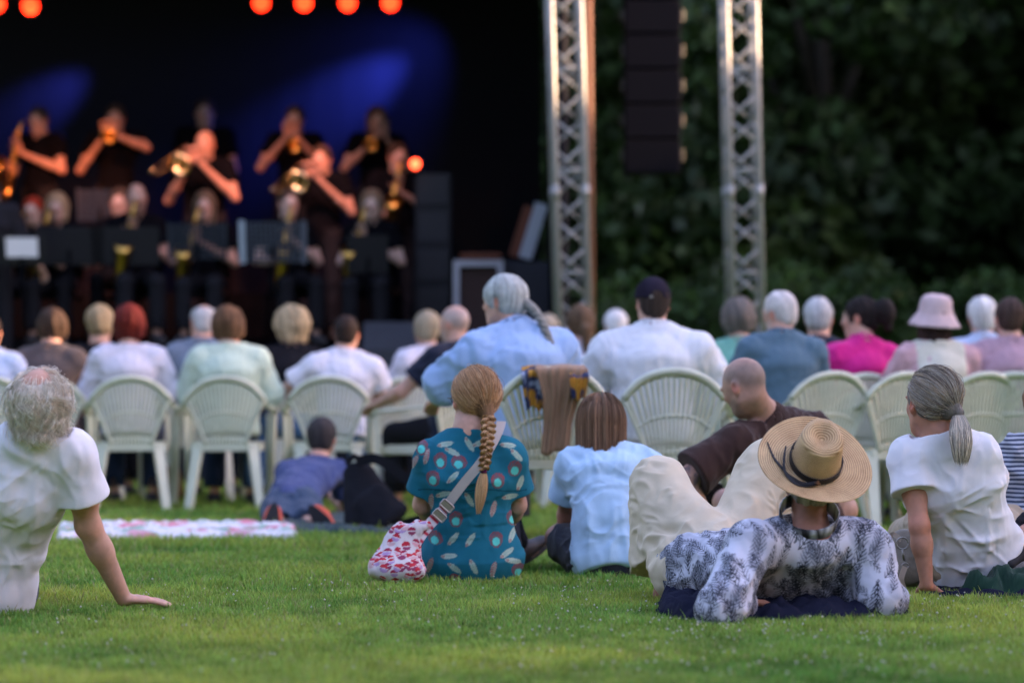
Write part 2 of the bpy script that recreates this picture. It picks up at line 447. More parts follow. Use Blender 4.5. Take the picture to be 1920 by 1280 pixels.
def person(label, root, rz, J, look, group=None, sc=1., vox=.012, name='person', cat='person'):
    """J: joints in the person's own frame; look: what they wear"""
    T = thing(name, label, cat, root, rz, group); T.scale = (sc,)*3
    J = {k: (np.asarray(a, float) if not np.isscalar(a) else a) for k, a in J.items()}
    b = look.get('b', 1.); base = np.array(SKIN[look.get('skin', 'light')])*look.get('skinf', 1.)
    hs = look.get('head', 1.); C = J['head']; R = head_frame(J['hf'], J.get('hu', (0,0,1)))
    # body
    S = SDF(); torso(S, J, b*.92, -.014)
    S.cone(J['neck']+(J['head']-J['neck'])*-.25, J['neck'], .06, .058, k=.03)
    head_sdf(S, C, R, J['neck'], hs)
    for s in 'LR':
        ab = b*look.get('armf', 1.)
        arm(S, J['sh'+s], J['el'+s], J['wr'+s], ab)
        if look.get('hands', True):
            d = J.get('hd'+s, J['wr'+s]-J['el'+s]); nn = J.get('hn'+s, V(0,0,1))
            hand(S, J['wr'+s], d, nn, J.get('hs'+s, -1 if s == 'L' else 1), J.get('hc'+s, .25), 1., 1.+max(0, (vox-.005)*60))
        if look.get('legs', True):
            leg(S, J['hip'+s], J['kn'+s], J['an'+s], b*.92)
            td = nrm(J['to'+s]-J['an'+s])
            if look.get('shoe') is None:
                a = J['an'+s]; S.cone(a+V(0,0,-.02), a-td*.03+V(0,0,-.035), .032, .028, k=.03)
                S.ecap(a+td*.03+V(0,0,-.03), a+td*.13+V(0,0,-.045), (.030,.026), (.038,.017), np.cross(td, V(0,0,1)), k=.03)
                for i in range(5):
                    lt = np.cross(td, V(0,0,1))*(.03-.015*i)*(1 if s == 'L' else -1)
                    p = a+td*(.145-.006*i)+lt+V(0,0,-.05); S.cone(p, p+td*(.03-.003*i), .011-.001*i, .009-.0008*i, k=.006)
    v, f = S.mesh(vox, 1)
    hc = look.get('hairc', (.1,.06,.04))
    col = skin_color(v, base, C, R, hs, hc, look.get('stubble'))
    for s in 'LR':
        for q, r_ in ((J['el'+s], .055), (J['wr'+s]+nrm(J.get('hd'+s, J['wr'+s]-J['el'+s]))*.085, .04)):
            w = np.clip(1-np.linalg.norm(v-q, axis=1)/r_, 0, 1)[:, None]*.9; col = col*(1-w+w*np.array([1.10,.78,.72]))
    col *= (1+.10*fbm(v*60, 2, 15))[:, None]
    if 'paint' in look: col = look['paint'](v, col)
    mesh('body', v, f, skin_mat(), T, col=col)
    sc_ = look.get('shirt')
    if sc_:
        e = sc_.get('e', .012); S = SDF()
        r = nrm(J['shR']-J['shL']); up = nrm(J['neck']-J['chest'])
        def trunk():
            torso(S, J, b, e); fl = sc_.get('flare')
            if not fl: return
            fl = sc_['flare']; S.ecap(J['pel']-up*.02, J['pel']+(J['chest']-J['pel'])*.3, (.155*b+fl, .115*b+fl*.8), (.142*b+e, .105*b+e), r, k=.04)
        ops = []
        for s in 'LR':
            sh, el, wr = J['sh'+s], J['el'+s], J['wr'+s]; t = sc_.get('sleeve', .55)
            sw = sc_.get('sw', .018)
            if t <= 0: continue
            if t <= 1:
                q = sh+(el-sh)*t; S.cone(sh, q+nrm(el-sh)*.02, .050*min(b,1.06)+e, .05*b+e+sw, k=.04); ops.append((q, nrm(el-sh)))
            else:
                t2 = t-1; q = el+(wr-el)*t2
                S.cone(sh, el, .052*b+e+.004, .046*b+e+sw*.5, k=.04); S.cone(el, q+nrm(wr-el)*.015, .046*b+e+sw*.5, .034*b+e+sw*.4, k=.02)
                ops.append((q, nrm(wr-el)))
        for q, d in ops: S.cutplane(q, d, .15, thick=.16)
        for q, d in ops: S.pocket(q, .06, .011 if vox > .007 else .010)
        trunk()
        nc = J['neck']+up*sc_.get('neckh', .012)+nrm(np.cross(up, r))*-.0
        if sc_.get('collar'):
            S.cone(J['neck']-up*.01, J['neck']+(C-J['neck'])*.32, .068, .066, k=.015); nc = J['neck']+(C-J['neck'])*.26
        if 'nc' in sc_: nc = sc_['nc']
        S.cutplane(nc, sc_.get('nn', nrm(C-J['neck'])*.8+up*.4+J.get('nt', V(0,0,0))), sc_.get('nr', .105), thick=.12)
        S.pocket(nc-up*.005, .085, .008)
        if sc_.get('hem', True):
            hc_ = J['pel']-up*sc_.get('hemd', .06); S.cutplane(hc_, J.get('hemn', -up), .3, thick=.3); S.pocket(hc_, .16, .010)
        if 'extra' in sc_: sc_['extra'](S)
        v, f = S.mesh(vox*sc_.get('vf', 1.), sc_.get('smooth', 1)); n = normals(v, f)
        wr_ = sc_.get('wrinkle', .006)
        axis = nrm(J['neck']-J['pel']); rr = r; ff = np.cross(axis, rr)
        L = np.stack([v@rr, v@axis, v@ff], 1)
        D = wr_*1.1*(1-2.6*np.abs(vnoise(L*V(15,4.5,11)+fbm(L*5, 2, 3)[:, None]*.9, look.get('seed', 1))))*np.clip(.4+1.3*fbm(L*3.3, 2, 9), .05, 1)
        D += wr_*.55*(1-2.4*np.abs(vnoise(np.stack([L[:, 0]*9+L[:, 1]*7, L[:, 1]*17-L[:, 0]*8, L[:, 2]*10], 1)+fbm(L*7, 2, 4)[:, None], 40+look.get('seed', 1))))*np.clip(.3+1.6*fbm(L*4, 2, 19), .0, 1)
        D += wr_*.25*vnoise(L*V(50,22,40), 77)
        if 'folds' in sc_: D += folds(v, n, [(p_, w_*.72, h_) for p_, w_, h_ in sc_['folds']], 0)
        if sc_.get('auto', .7): D += folds(v, n, auto_folds(J, b, sc_.get('auto', .7), look.get('seed', 1)), 0)
        for q, rr_ in [(q, .13) for q, d in ops]+[(nc, .12)]: D *= np.clip((np.linalg.norm(v-q, axis=1)-.06)/(rr_-.04), .12, 1)
        v = v+n*D[:, None]
        col = sc_['paint'](v, n) if 'paint' in sc_ else None
        mesh('shirt', v, f, sc_['m'], T, col=col)
        if 'after' in sc_: sc_['after'](T, J)
    tr = look.get('trousers')
    if tr:
        S = SDF(); e = tr.get('e', .012); r = nrm(J['hipR']-J['hipL']); up = nrm(J['chest']-J['pel'])
        bw = J.get('hipw', 1.)
        for s in 'LR':
            h, kk, a = J['hip'+s], J['kn'+s], J['an'+s]; t = tr.get('to', 1.9)
            ec = tr.get('ec', .018)
            S.cone(h, kk, .088*b+e, .061*b+e+tr.get('ek', 0), k=.05)
            if t > 1:
                q = kk+(a-kk)*(t-1); S.cone(kk, q+nrm(a-kk)*.03, .061*b+e+tr.get('ek', 0), .040*b+e+ec, k=.025); d = nrm(a-kk)
            else:
                q = h+(kk-h)*t; d = nrm(kk-h); S.cone(kk, kk+d*.02, .07*b+e, .07*b+e, k=.02)
            S.cutplane(q, d, .14, thick=.2); S.pocket(q, .085, .009)
        S.ecap(J['pel']-up*.02, J['pel']+up*.07, (.155*b*bw+e, .115*b+e), (.140*b+e, .104*b+e), r, k=.04)
        if 'extra' in tr: tr['extra'](S)
        v, f = S.mesh(vox*tr.get('vf', 1.), 1); n = normals(v, f); w = tr.get('wrinkle', .006)
        v = v+n*(w*(1-2.5*np.abs(vnoise(v*V(13,13,7)+fbm(v*6, 2, 6)[:, None], 3)))*np.clip(.5+fbm(v*5, 2, 8), .1, 1)+w*.6*(1-2.5*np.abs(vnoise(v*V(16,16,34)+fbm(v*9, 2, 7)[:, None], 13)))*np.clip(.3+fbm(v*6, 2, 18), 0, 1))[:, None]
        if 'folds' in tr: v = v+n*folds(v, n, tr['folds'], 0)[:, None]
        mesh('trousers', v, f, tr['m'], T)
    if look.get('shoe') is not None and look.get('legs', True):
        for s in 'LR':
            a = J['an'+s]; td = nrm(J['to'+s]-a); su = J.get('su'+s, V(0,0,1)); su = nrm(su-td*(su@td)); lt = np.cross(td, su)
            S = SDF(); S.ecap(a-td*.035-su*.045, a+td*.05-su*.045, (.036,.034), (.040,.034), lt, k=.03)
            S.ecap(a+td*.05-su*.048, a+td*.15-su*.058, (.043,.032), (.040,.022), lt, k=.04); S.cone(a-su*.035, a-su*.005, .045, .046, k=.03)
            S.cutplane(a+su*.0, su, .08, thick=.08)
            S.cutplane(a-su*.075+td*.05, -su, .2, thick=.05)
            v, f = S.mesh(max(.006, vox*.7), 1); o = mesh('shoe', v, f, look['shoe'], T)
            MBs = MB()
            ring = []
            for t in np.linspace(0, 2*np.pi, 22, endpoint=False):
                x = .055+.125*math.cos(t); y = (.045 if math.cos(t) > -.3 else .038)*math.sin(t); ring.append(a+td*x+lt*y-su*.068)
            m_ = len(ring); vv = np.array(ring+[p-su*.02 for p in ring])
            ff = [(i, (i+1) % m_, m_+(i+1) % m_, m_+i) for i in range(m_)]+[tuple(range(m_))[::-1], tuple(range(m_, 2*m_))]
            MBs.add(vv, ff).build('sole', look.get('solem', look['shoe']), o)
    h = look.get('hair')
    if h: hair_mass(T, C, R, hs, h, hc, J, vox, look)
    return T, J, C, R, hs

def streaky(v, C, R, hc, seed, amt=.5):
    q = (v-C)@R; a = np.arctan2(q[:, 0], -q[:, 1]+.02); L = np.stack([a*14, q[:, 2]*6, q[:, 1]*3], 1)
    s = fbm(L, 3, seed); c = np.array(hc)[None]*(1+amt*s)[:, None]
    return np.clip(c, 0, 1)
def hair_mass(T, C, R, hs, style, hc, J, vox, look):
    S = SDF(); Tt = lambda x, y, z: C+R@(np.array([x, y, z])*hs); e = hs; vol = look.get('vol', 0.)
    if style == 'none': return
    up = nrm(C-J['neck'])
    if style in ('short', 'bob', 'pony', 'long', 'bun', 'ring', 'bigpony', 'thin'):
        q = {'short': .008, 'thin': .004, 'ring': .006, 'bob': .016, 'pony': .008, 'long': .014, 'bun': .008, 'bigpony': .010}[style]+vol
        S.ell(Tt(0,-.014,.032), ((.079+q)*e, (.098+q)*e, (.092+q)*e), R, k=.01)
        if style in ('short', 'thin', 'pony', 'bun', 'ring', 'bigpony'):
            S.ell(Tt(0,-.050,-.030), ((.060+q*.5)*e, (.050+q)*e, .055*e), R, k=.03)
            if style == 'short': 
                for s in (-1,1): S.cone(Tt(s*.072,.018,.015), Tt(s*.070,.020,-.025), .012, .006, k=.012)
        if style in ('bob', 'long'):
            L = look.get('hairlen', .07 if style == 'bob' else .22)
            S.ecap(Tt(0,-.030,-.01), Tt(0,-.040,-.03)-up*0+R@V(0,-.01,-L), ((.080+q)*e, (.070+q)*e), ((.070+q*(.9 if style == 'bob' else .4))*e, .045*e), R[:, 0], k=.03, endr=.03)
            for s in (-1,1): S.cone(Tt(s*.078,.015,.02), Tt(s*.080,.02,-.02-L*.7), .020+vol*.5, .018+vol*.4, k=.03)
        # clear the face
        S.ell(Tt(0,.110,-.035), (.070*e,.075*e,.100*e), R, k=.012, mode='s')
        if style in ('short', 'thin', 'ring', 'pony', 'bun', 'bigpony'):
            for s in (-1,1): S.ell(Tt(s*.088,.002,-.012), (.020*e,.024*e,.036*e), R, k=.008, mode='s')
            S.ell(Tt(0,.045,-.085), (.09*e,.075*e,.07*e), R, k=.012, mode='s')
        if style == 'ring': S.ell(Tt(0,.03,.125), (.075*e,.11*e,.075*e), R, k=.02, mode='s')
        if style == 'pony':
            g = Tt(0,-.105,-.005); S.cone(g, g+R@V(0,-.035,-.02), .02, .028, k=.02); S.cone(g+R@V(0,-.035,-.02), g+R@V(0,-.03,-look.get('hairlen', .22)), .034, .018, k=.02)
        if style == 'bigpony':
            g = Tt(0,-.10,.045); S.ell(g+R@V(0,-.055,-.01), (.055,.062,.070), R, k=.02); S.cone(g+R@V(0,-.07,-.04), g+R@V(0,-.075,-.11), .04, .02, k=.03)
        if style == 'bun': S.ell(Tt(0,-.125,.03), (.04,.035,.04), R, k=.01)
    v, f = S.mesh(min(vox, .010), 1); n = normals(v, f)
    q = (v-C)@R; a = np.arctan2(q[:, 0], -q[:, 1]+.02)
    v = v+n*((.009 if style in ('bob','long','bigpony') else .005)*fbm(np.stack([a*7, q[:, 2]*9, q[:, 1]*7], 1)+look.get('seed', 1)*3.7, 3, 2)+look.get('hairrough', .002)*vnoise(v*60, 4))[:, None]
    mesh('hair', v, f, hairbase_mat(), T, col=streaky(v, C, R, hc, look.get('seed', 1)))

# strands: each a thin three-sided tube
def strand_mesh(paths, radii, cols):
    """paths (n,m,3), radii (n,) or (n,m)"""
    n, m, _ = paths.shape
    Tn = np.gradient(paths, axis=1); Tn /= np.maximum(1e-9, np.linalg.norm(Tn, axis=2))[..., None]
    ref = np.array([.37,.61,.70]); U = np.cross(Tn, ref); U /= np.maximum(1e-9, np.linalg.norm(U, axis=2))[..., None]; W = np.cross(Tn, U)
    r = np.asarray(radii); r = r[:, None]*np.ones(m) if r.ndim == 1 else r
    tp = np.ones(m); tp[-1] = .25; tp[-2] = .7; r = r*tp
    a = np.arange(3)/3*2*np.pi
    v = paths[:, :, None]+r[..., None, None]*(np.cos(a)[None, None, :, None]*U[:, :, None]+np.sin(a)[None, None, :, None]*W[:, :, None])
    base = (np.arange(n)[:, None, None]*m+np.arange(m-1)[None, :, None])*3; j = np.arange(3)[None, None]
    f = np.stack([base+j, base+(j+1) % 3, base+3+(j+1) % 3, base+3+j], -1).reshape(-1, 4)
    return v.reshape(-1, 3), f, np.repeat(cols, m*3, 0)
def pick_cols(n, palette, weights, jit=.12):
    p = np.array(palette); w = np.array(weights, float); i = RNG.choice(len(p), n, p=w/w.sum())
    return np.clip(p[i]*(1+RNG.normal(0, jit, (n, 1))), 0, 1)
def scalp_pts(n, cond):
    out = []
    while len(out) < n:
        q = RNG.normal(size=(4*n, 3)); q /= np.linalg.norm(q, axis=1)[:, None]; q = q[cond(q)]; out += list(q)
    return np.array(out[:n])
SC_R = V(.081,.102,.096); SC_C = V(0,-.012,.030)     # scalp ellipsoid in head space
def gather(n, g, cond, lift=.010, m=12, jit=.004):
    """strands combed over the scalp to the tie point g (head space)"""
    q = scalp_pts(n, cond); gu = nrm((g-SC_C)/SC_R)
    t = np.linspace(0, 1, m)[None, :, None]
    om = np.arccos(np.clip(q@gu, -1, 1))[:, None, None]; so = np.maximum(np.sin(om), 1e-3)
    d = np.sin((1-t)*om)/so*q[:, None]+np.sin(t*om)/so*gu
    p = SC_C+d*SC_R; p = p+d*(lift*np.sin(np.pi*np.minimum(t*1.1, 1))**.7*RNG.uniform(.4, 1, (n, 1, 1)))
    p[:, -3:] += (g-p[:, -1:])*np.array([.25,.6,1.])[None, :, None]
    ph = RNG.uniform(0, 6, (n, 1)); p += (jit*np.sin(t[..., 0]*5+ph)[..., None])*RNG.normal(0, .5, (n, 1, 3))
    return p
# ------------------------------------------------------------------ people on the grass
GZ = V(0,0,0)
def mk(root_px, d, pts):
    root = P(*root_px, d); root[2] = 0
    J = {}
    for k, q in pts.items():
        J[k] = q if np.isscalar(q) else (P(*q[1:])-root if isinstance(q, tuple) and q[0] == 'p' else np.asarray(q, float))
    return root, J
def p_(x, y, d): return ('p', x, y, d)
def strands(T, name, paths, r, cols): 
    v, f, c = strand_mesh(paths, r, cols); return mesh(name, v, f, hair_mat(), T, col=c)
def H2L(C, R, hs, p): return C+(np.asarray(p)*hs)@R.T

# --- man with white hair leaning on one arm
root, J = mk((0,1160), 9.25, dict(pel=p_(-38,1090,9.38), waist=p_(-4,1012,9.32), chest=p_(22,918,9.22), neck=p_(70,808,9.12), head=p_(76,757,9.10),
    shR=p_(136,850,9.15), shL=p_(-18,852,9.15), elR=p_(166,985,9.26), wrR=p_(232,1122,9.40), elL=p_(-95,960,9.3), wrL=p_(-120,1080,9.5)))
J.update(hf=V(.12,.93,.30), hu=V(.03,-.25,.97), hdR=V(.97,.25,-.06), hnR=V(-.1,-.1,1), hcR=.10, hdL=V(0,1,-.2))
pl = J['pel']; J.update(hipR=pl+V(.09,.02,-.02), hipL=pl+V(-.09,.02,-.02), knR=pl+V(-.05,.45,.22), knL=pl+V(-.35,.40,.22), anR=pl+V(-.25,.80,-.03), anL=pl+V(-.55,.75,-.03), toR=pl+V(-.30,.95,0), toL=pl+V(-.6,.9,0))
white_tee = cloth('white_tee', (.74,.74,.80))
sh = J['shR']; ar = sh+(J['elR']-sh)*.55
fl = [([J['neck']+V(.03,-.1,-.02), J['chest']+V(.10,-.13,0), J['waist']+V(.12,-.12,0)], .022, .007),
      ([J['neck']+V(-.02,-.1,-.03), J['chest']+V(.02,-.14,0), J['pel']+V(.06,-.13,.05)], .025, .007),
      ([sh+V(.0,-.06,.03), sh+V(-.03,-.09,-.12), J['waist']+V(.13,-.06,.02)], .018, .007),
      ([sh+V(-.02,-.07,.04), J['chest']+V(-.05,-.14,-.03)], .02, .006),
      ([J['waist']+V(.13,-.08,0), J['waist']+V(-.1,-.13,.02)], .015, .006), ([J['waist']+V(.12,-.08,-.08), J['waist']+V(-.12,-.13,-.04)], .014, .006),
      ([J['pel']+V(.14,-.06,.02), J['pel']+V(-.1,-.13,.05)], .013, .005)]
T, J, C, R, hs = person('white-haired man in a white t-shirt leaning back on one arm on the grass', root, 0, J, dict(skin='light', hairc=(.62,.57,.50), legs=True, shoe=None, seed=3,
    shirt=dict(m=white_tee, auto=.75, vf=.8, sleeve=.60, sw=.030, e=.016, wrinkle=.006, flare=.035, folds=fl, hemd=.13, extra=lambda S: S.ell(J['pel']+V(0,-.01,-.03), (.175,.14,.12), k=.06)), trousers=dict(m=cloth('jeans', (.035,.05,.09))), hair='none'), vox=.006)
# wispy hair round a bald crown
n = 12000
def cond(q): return (q[:, 2] > -.55) & ((q[:, 1] < .35) | (q[:, 2] > .15)) & ((q[:, 2] > .05) | (q[:, 1] < .2)) & ((q@nrm((0,-.50,.86)) < RNG.uniform(.80, .93, len(q))) | (RNG.random(len(q)) < .07)) & ((q[:, 2] < .72) | (q[:, 1] < -.35) | (RNG.random(len(q)) < .12))
q = scalp_pts(n, cond); m = 16; t = np.linspace(0, 1, m)
L = RNG.uniform(.07, .15, n); paths = np.zeros((n, m, 3)); az = np.arctan2(q[:, 0], -q[:, 1]); th0 = np.arccos(q[:, 2]); cl = 0
cph = 6*vnoise(q*2.0, 3)+1.2*vnoise(q*9, 6); fl_ = RNG.random(n) < .035
for i, tt in enumerate(t):
    th = th0+L/.10*tt*.85; thc = np.minimum(th, 2.05+.15*np.sin(cph)); over = th-thc
    azz = az+(.20*np.sin(tt*7+cph)+.09*np.sin(tt*14+cph*2))*tt+RNG.normal(0, .006, n)
    d = np.stack([np.sin(thc)*np.sin(azz), -np.sin(thc)*np.cos(azz), np.cos(thc)], 1)
    off = .003+.018*tt*RNG.uniform(.85, 1.15, n)*(.7+.3*np.sin(cph*3))+.009*np.sin(tt*8+cph)*tt+np.where(fl_ & (th0 > .8), .028*tt, 0)
    p = SC_C+d*(V(.079,.100,.087)+off[:, None]); p[:, 2] -= over*.075; p[:, 0] += .010*np.sin(over*9+cph)*np.minimum(over, 1); p[:, 1] -= .008*np.cos(over*8+cph)*np.minimum(over, 1)
    paths[:, i] = p
S = SDF(); S.ell(H2L(C,R,hs,(0,-.016,.018)), (.089,.109,.094), R); S.ell(H2L(C,R,hs,(0,-.055,-.045)), (.070,.055,.05), R, k=.03)
S.ell(H2L(C,R,hs,(0,.11,-.03)), (.075,.085,.1), R, mode='s'); S.ell(H2L(C,R,hs,(0,.010,.150)), (.080,.150,.068), R, k=.02, mode='s')
v, f = S.mesh(.006); v += normals(v, f)*(.004*fbm(v*45, 2))[:, None]
o = mesh('hair', v, f, hairbase_mat(), T, col=streaky(v, C, R, (.66,.60,.52), 4, .35))
w_ = strand_mesh(H2L(C, R, hs, paths), np.full(n, .00065), pick_cols(n, [(.88,.83,.74),(.74,.67,.57),(.76,.64,.49),(.46,.38,.30)], [5,3,3,1.2])); mesh('hair_locks', w_[0], w_[1], hair_mat(), T, col=w_[2])

# --- woman in the teal top with a braid
root, J = mk((885,1090), 10.9, dict(pel=p_(885,1034,11.02), waist=p_(884,972,11.0), chest=p_(880,898,10.98), neck=p_(882,803,10.97), head=p_(890,750,11.0),
    shL=p_(814,856,10.98), shR=p_(952,856,10.98), elL=p_(794,945,11.06), elR=p_(968,945,11.06), wrL=p_(830,990,11.28), wrR=p_(945,990,11.28)))
pl = J['pel']; J.update(hf=V(-.38,.92,.0), hu=V(0,0,1), hipL=pl+V(-.10,.03,-.02), hipR=pl+V(.10,.03,-.02), knL=pl+V(-.12,.45,.14), knR=pl+V(.11,.46,.14),
    anL=pl+V(.02,.80,-.03), anR=pl+V(.155,.84,-.02), toL=pl+V(-.1,1.0,.02), toR=pl+V(.26,.92,.05), hipw=1.22, hdL=V(.3,1,-.2), hdR=V(-.3,1,-.2))
TEAL = (.012,.135,.20)
def teal_paint(v, n):
    c = np.tile(np.array(TEAL), (len(v), 1)); X = v[:, 0]; Z = v[:, 2]
    # the same motifs run round to the front: angle about the body makes the cloth's own sideways coordinate
    s = np.where(n[:, 1] < .15, X, np.sign(X)*(.9-np.abs(X)))
    rng = np.random.default_rng(5)
    def el(cx, cz, a, b, ang):
        dx = s-cx; dz = Z-cz; ca, sa = math.cos(ang), math.sin(ang); u = dx*ca+dz*sa; w = -dx*sa+dz*ca; return u/a, w/b
    def put(mask, col, a=.9): c[mask] = c[mask]*(1-a)+np.array(col)*a
    k = 1/487.
    pe = [(870,775,50),(770,808,30),(825,840,0),(803,873,20),(931,868,-10),(855,978,25),(802,1008,10),(934,1010,0),(862,1090,0),(826,945,60),(1000,1000,20),(966,868,0),(960,980,0),(985,1075,30)]
    pe = [(826,865,10),(812,898,15),(933,902,0),(965,880,-15),(855,974,0),(815,1010,60),(930,1012,0),(853,1090,0),(860,868,70),(962,972,0),(972,1072,20),(790,840,0)]
    for (x, y, a) in pe+[(x, y, 0) for x in (600,690,1080,1170) for y in (850,930,1010,1090)]:
        cx = (x-885)*k; cz = .7-(y-752)*k
        u, w = el(cx, cz+.008, .026, .034, math.radians(a)); put((u*u+w*w*(1+.6*np.clip(w, 0, 1)) < 1) & (np.sin(u*26+w*9) > -.8), (.27,.055,.06), .85)
        u, w = el(cx, cz, .021, .024, math.radians(a)); put(u*u+w*w < 1, (.10,.12,.13), .6)
        u, w = el(cx, cz-.003, .0145, .016, math.radians(a)); put(u*u+w*w < 1, (.10,.55,.50), 1)
    fe = [(835,832,10,0),(848,846,-25,0),(850,893,45,0),(832,925,15,0),(952,834,-5,0),(968,852,-45,0),(956,930,10,0),(925,952,75,1),(882,1010,55,0),(850,1008,50,0),(842,1040,5,0),(852,1062,-35,0),(888,1060,-65,0),(925,1065,75,1),(950,1035,35,0),(962,1050,-10,0),(800,855,75,1),(808,940,85,1),(880,935,-60,0),(880,832,-60,0),(806,1058,70,1),(776,866,60,1),(975,905,70,0),(900,830,20,0),(960,1002,70,0)]
    fe += [(x, y, rng.uniform(-80, 80), int(rng.random() < .3)) for x in (560,640,720,1040,1120,1200) for y in range(830, 1100, 42)]
    for (x, y, a, kind) in fe:
        cx = (x-885)*k; cz = .7-(y-752)*k; u, w = el(cx, cz, .031, .0105, math.radians(a))
        mk_ = (u*u+w*w < 1); barb = np.sin(u*22+np.abs(w)*5)
        if kind: put(mk_, (.42,.42,.36), .8); put(mk_ & (barb > .1) & (u > -.5), (.30,.05,.07), .9)
        else: put(mk_, (.42,.52,.42), .85); put(mk_ & (barb > .75), (.16,.34,.30), .7)
        put((np.abs(w) < .12) & (np.abs(u) < 1.1), (.20,.30,.28), .6); put(((u+.72)**2*8+w*w*2 < .5), (.30,.10,.10), .6)
    # seam of the yoke and the sleeves
    zz = .7-(918-752)*k+.004*np.sin(s*30); put((np.abs(Z-zz) < .0028) & (n[:, 1] < .3) & (np.abs(X) < .21) & (np.abs(X) > .0), (.004,.05,.08), .75)
    return c
fl = [([J['shL']+V(.04,-.09,-.08), J['chest']+V(-.08,-.13,-.02)], .014, .005), ([J['shR']+V(-.04,-.09,-.08), J['chest']+V(.08,-.13,-.02)], .014, .005),
      ([J['waist']+V(-.16,-.06,.0), J['waist']+V(.0,-.13,.01)], .016, -.005), ([J['waist']+V(.16,-.06,-.02), J['waist']+V(.0,-.13,-.03)], .016, -.005),
      ([J['pel']+V(-.15,-.1,-.02), J['waist']+V(-.12,-.1,0)], .02, .006)]
teal_shirt = mat('cloth_teal_print', attr=True, rough=.9, bump=.3, bscale=700, var=.08, vscale=14, weave=True, spec=.15)
Tt, Jt, Ct, Rt, hst = person('woman with a long braid in a teal top printed with feathers', root, 0, J, dict(skin='light', hairc=(.30,.17,.08), shoe=mat('shoe_dark', (.035,.033,.035), .6, bump=.3), seed=5, b=.96,
    shirt=dict(m=teal_shirt, paint=teal_paint, sleeve=.72, sw=.022, e=.014, wrinkle=.004, flare=.055, folds=fl, hemd=.10, vf=.60, neckh=-.008, nr=.13, auto=.5), trousers=dict(m=cloth('dark_leggings', (.02,.022,.03))), hair='none'), vox=.006)
def combed(T, C, R, hs, g, n, pal, wts, lift, basec, r=.0011, cond=None, bulge=.012, name='hair_locks', jit=.004):
    cond = cond or (lambda q: (q[:, 1] < .62) & (q[:, 2] > -.62) & ((q[:, 2] > .02) | (q[:, 1] < .12)) & ((q[:, 1] < .35) | (q[:, 2] > .38)))
    n = int(n*1.6); r = r*.68; paths = gather(n, np.array(g), cond, lift, jit=jit)
    fa = RNG.random(n) < .012; paths[fa] += (RNG.uniform(.004, .016, (fa.sum(), 1, 1))*np.sin(np.linspace(0, np.pi, paths.shape[1]))[None, :, None])*nrm((0,-.2,.5))+(paths[fa]-SC_C)*RNG.uniform(0, .12, (fa.sum(), 1, 1))*np.sin(np.linspace(0, 3.1, paths.shape[1]))[None, :, None]
    S = SDF(); S.ell(H2L(C,R,hs,SC_C), tuple((SC_R+.003)*hs), R); S.cone(H2L(C,R,hs,(0,-.075,0)), H2L(C,R,hs,g), .05, .022, k=.04)
    S.ell(H2L(C,R,hs,(0,.11,-.035)), (.075,.080,.105), R, mode='s'); S.ell(H2L(C,R,hs,(0,.03,-.10)), (.10,.075,.07), R, mode='s')
    v, f = S.mesh(.006); mesh('hair', v, f, hairbase_mat(), T, col=streaky(v, C, R, basec, 3, .4))
    w = strand_mesh(H2L(C,R,hs,paths), np.full(n, r), pick_cols(n, pal, wts)); mesh(name, w[0], w[1], hair_mat(), T, col=w[2])
BL = [(.60,.345,.16),(.42,.22,.10),(.74,.50,.28),(.25,.125,.06)]; BLW = [4,4,2.2,1.6]
combed(Tt, Ct, Rt, hst, (.012,-.112,-.062), 6500, BL, BLW, .016, (.20,.11,.055))
# the braid: three bundles over and under
A = H2L(Ct,Rt,hst,(.012,-.112,-.055)); B = P(907,882,10.80)-root; E = P(897,962,10.79)-root
m = 70; t = np.linspace(0, 1, m); mid = A*.5+B*.5+V(.004,-.035,.0)
cen = ((1-t)**2)[:, None]*A+(2*t*(1-t))[:, None]*(mid*2-(A+B)/2)+(t**2)[:, None]*B
allp = []; 
for k in range(3):
    ph = t*2*np.pi*3.0+k*2*np.pi/3; w = (.0175-.005*t)*(1+.12*np.sin(t*23+k))*np.minimum(1, .5+t*4)
    c = cen+np.stack([w*np.sin(ph), -.012*np.sin(2*ph), 0*t], 1)
    for j in range(110):
        a = RNG.uniform(0, 6.28); rr = (.0150-.0045*t)*math.sqrt(RNG.uniform(0, 1)); allp.append(c+np.stack([rr*np.cos(a+ph*.4), rr*.9*np.sin(a+ph*.4), 0*t], 1))
allp = np.array(allp); w = strand_mesh(allp, np.full(len(allp), .0011), pick_cols(len(allp), BL, [5,3,3,1])); mesh('braid', w[0], w[1], hair_mat(), Tt, col=w[2])
MB().tube([B+V(0,0,.009), B-V(0,0,.009)], .0125, 14).build('hair_tie', mat('hair_tie_plum', (.12,.015,.07), .7), Tt, True)
m = 14; t = np.linspace(0, 1, m); nn = 330; o_ = RNG.normal(0, 1, (nn, 2)); o_ /= np.maximum(1, np.linalg.norm(o_, axis=1)/1.2)[:, None]
wd = .0075+.011*np.sin(np.pi*np.minimum(1, t*1.05)); tl = B+(E-B)*t[None, :, None]*RNG.uniform(.75, 1.03, (nn, 1, 1))+np.stack([o_[:, :1]*wd, o_[:, 1:]*wd*.6, 0*o_[:, :1]*wd], -1)
w = strand_mesh(tl, np.full(nn, .0010), pick_cols(nn, [(.55,.33,.15),(.42,.24,.11),(.62,.42,.22)], [4,3,2])); mesh('braid_tail', w[0], w[1], hair_mat(), Tt, col=w[2])
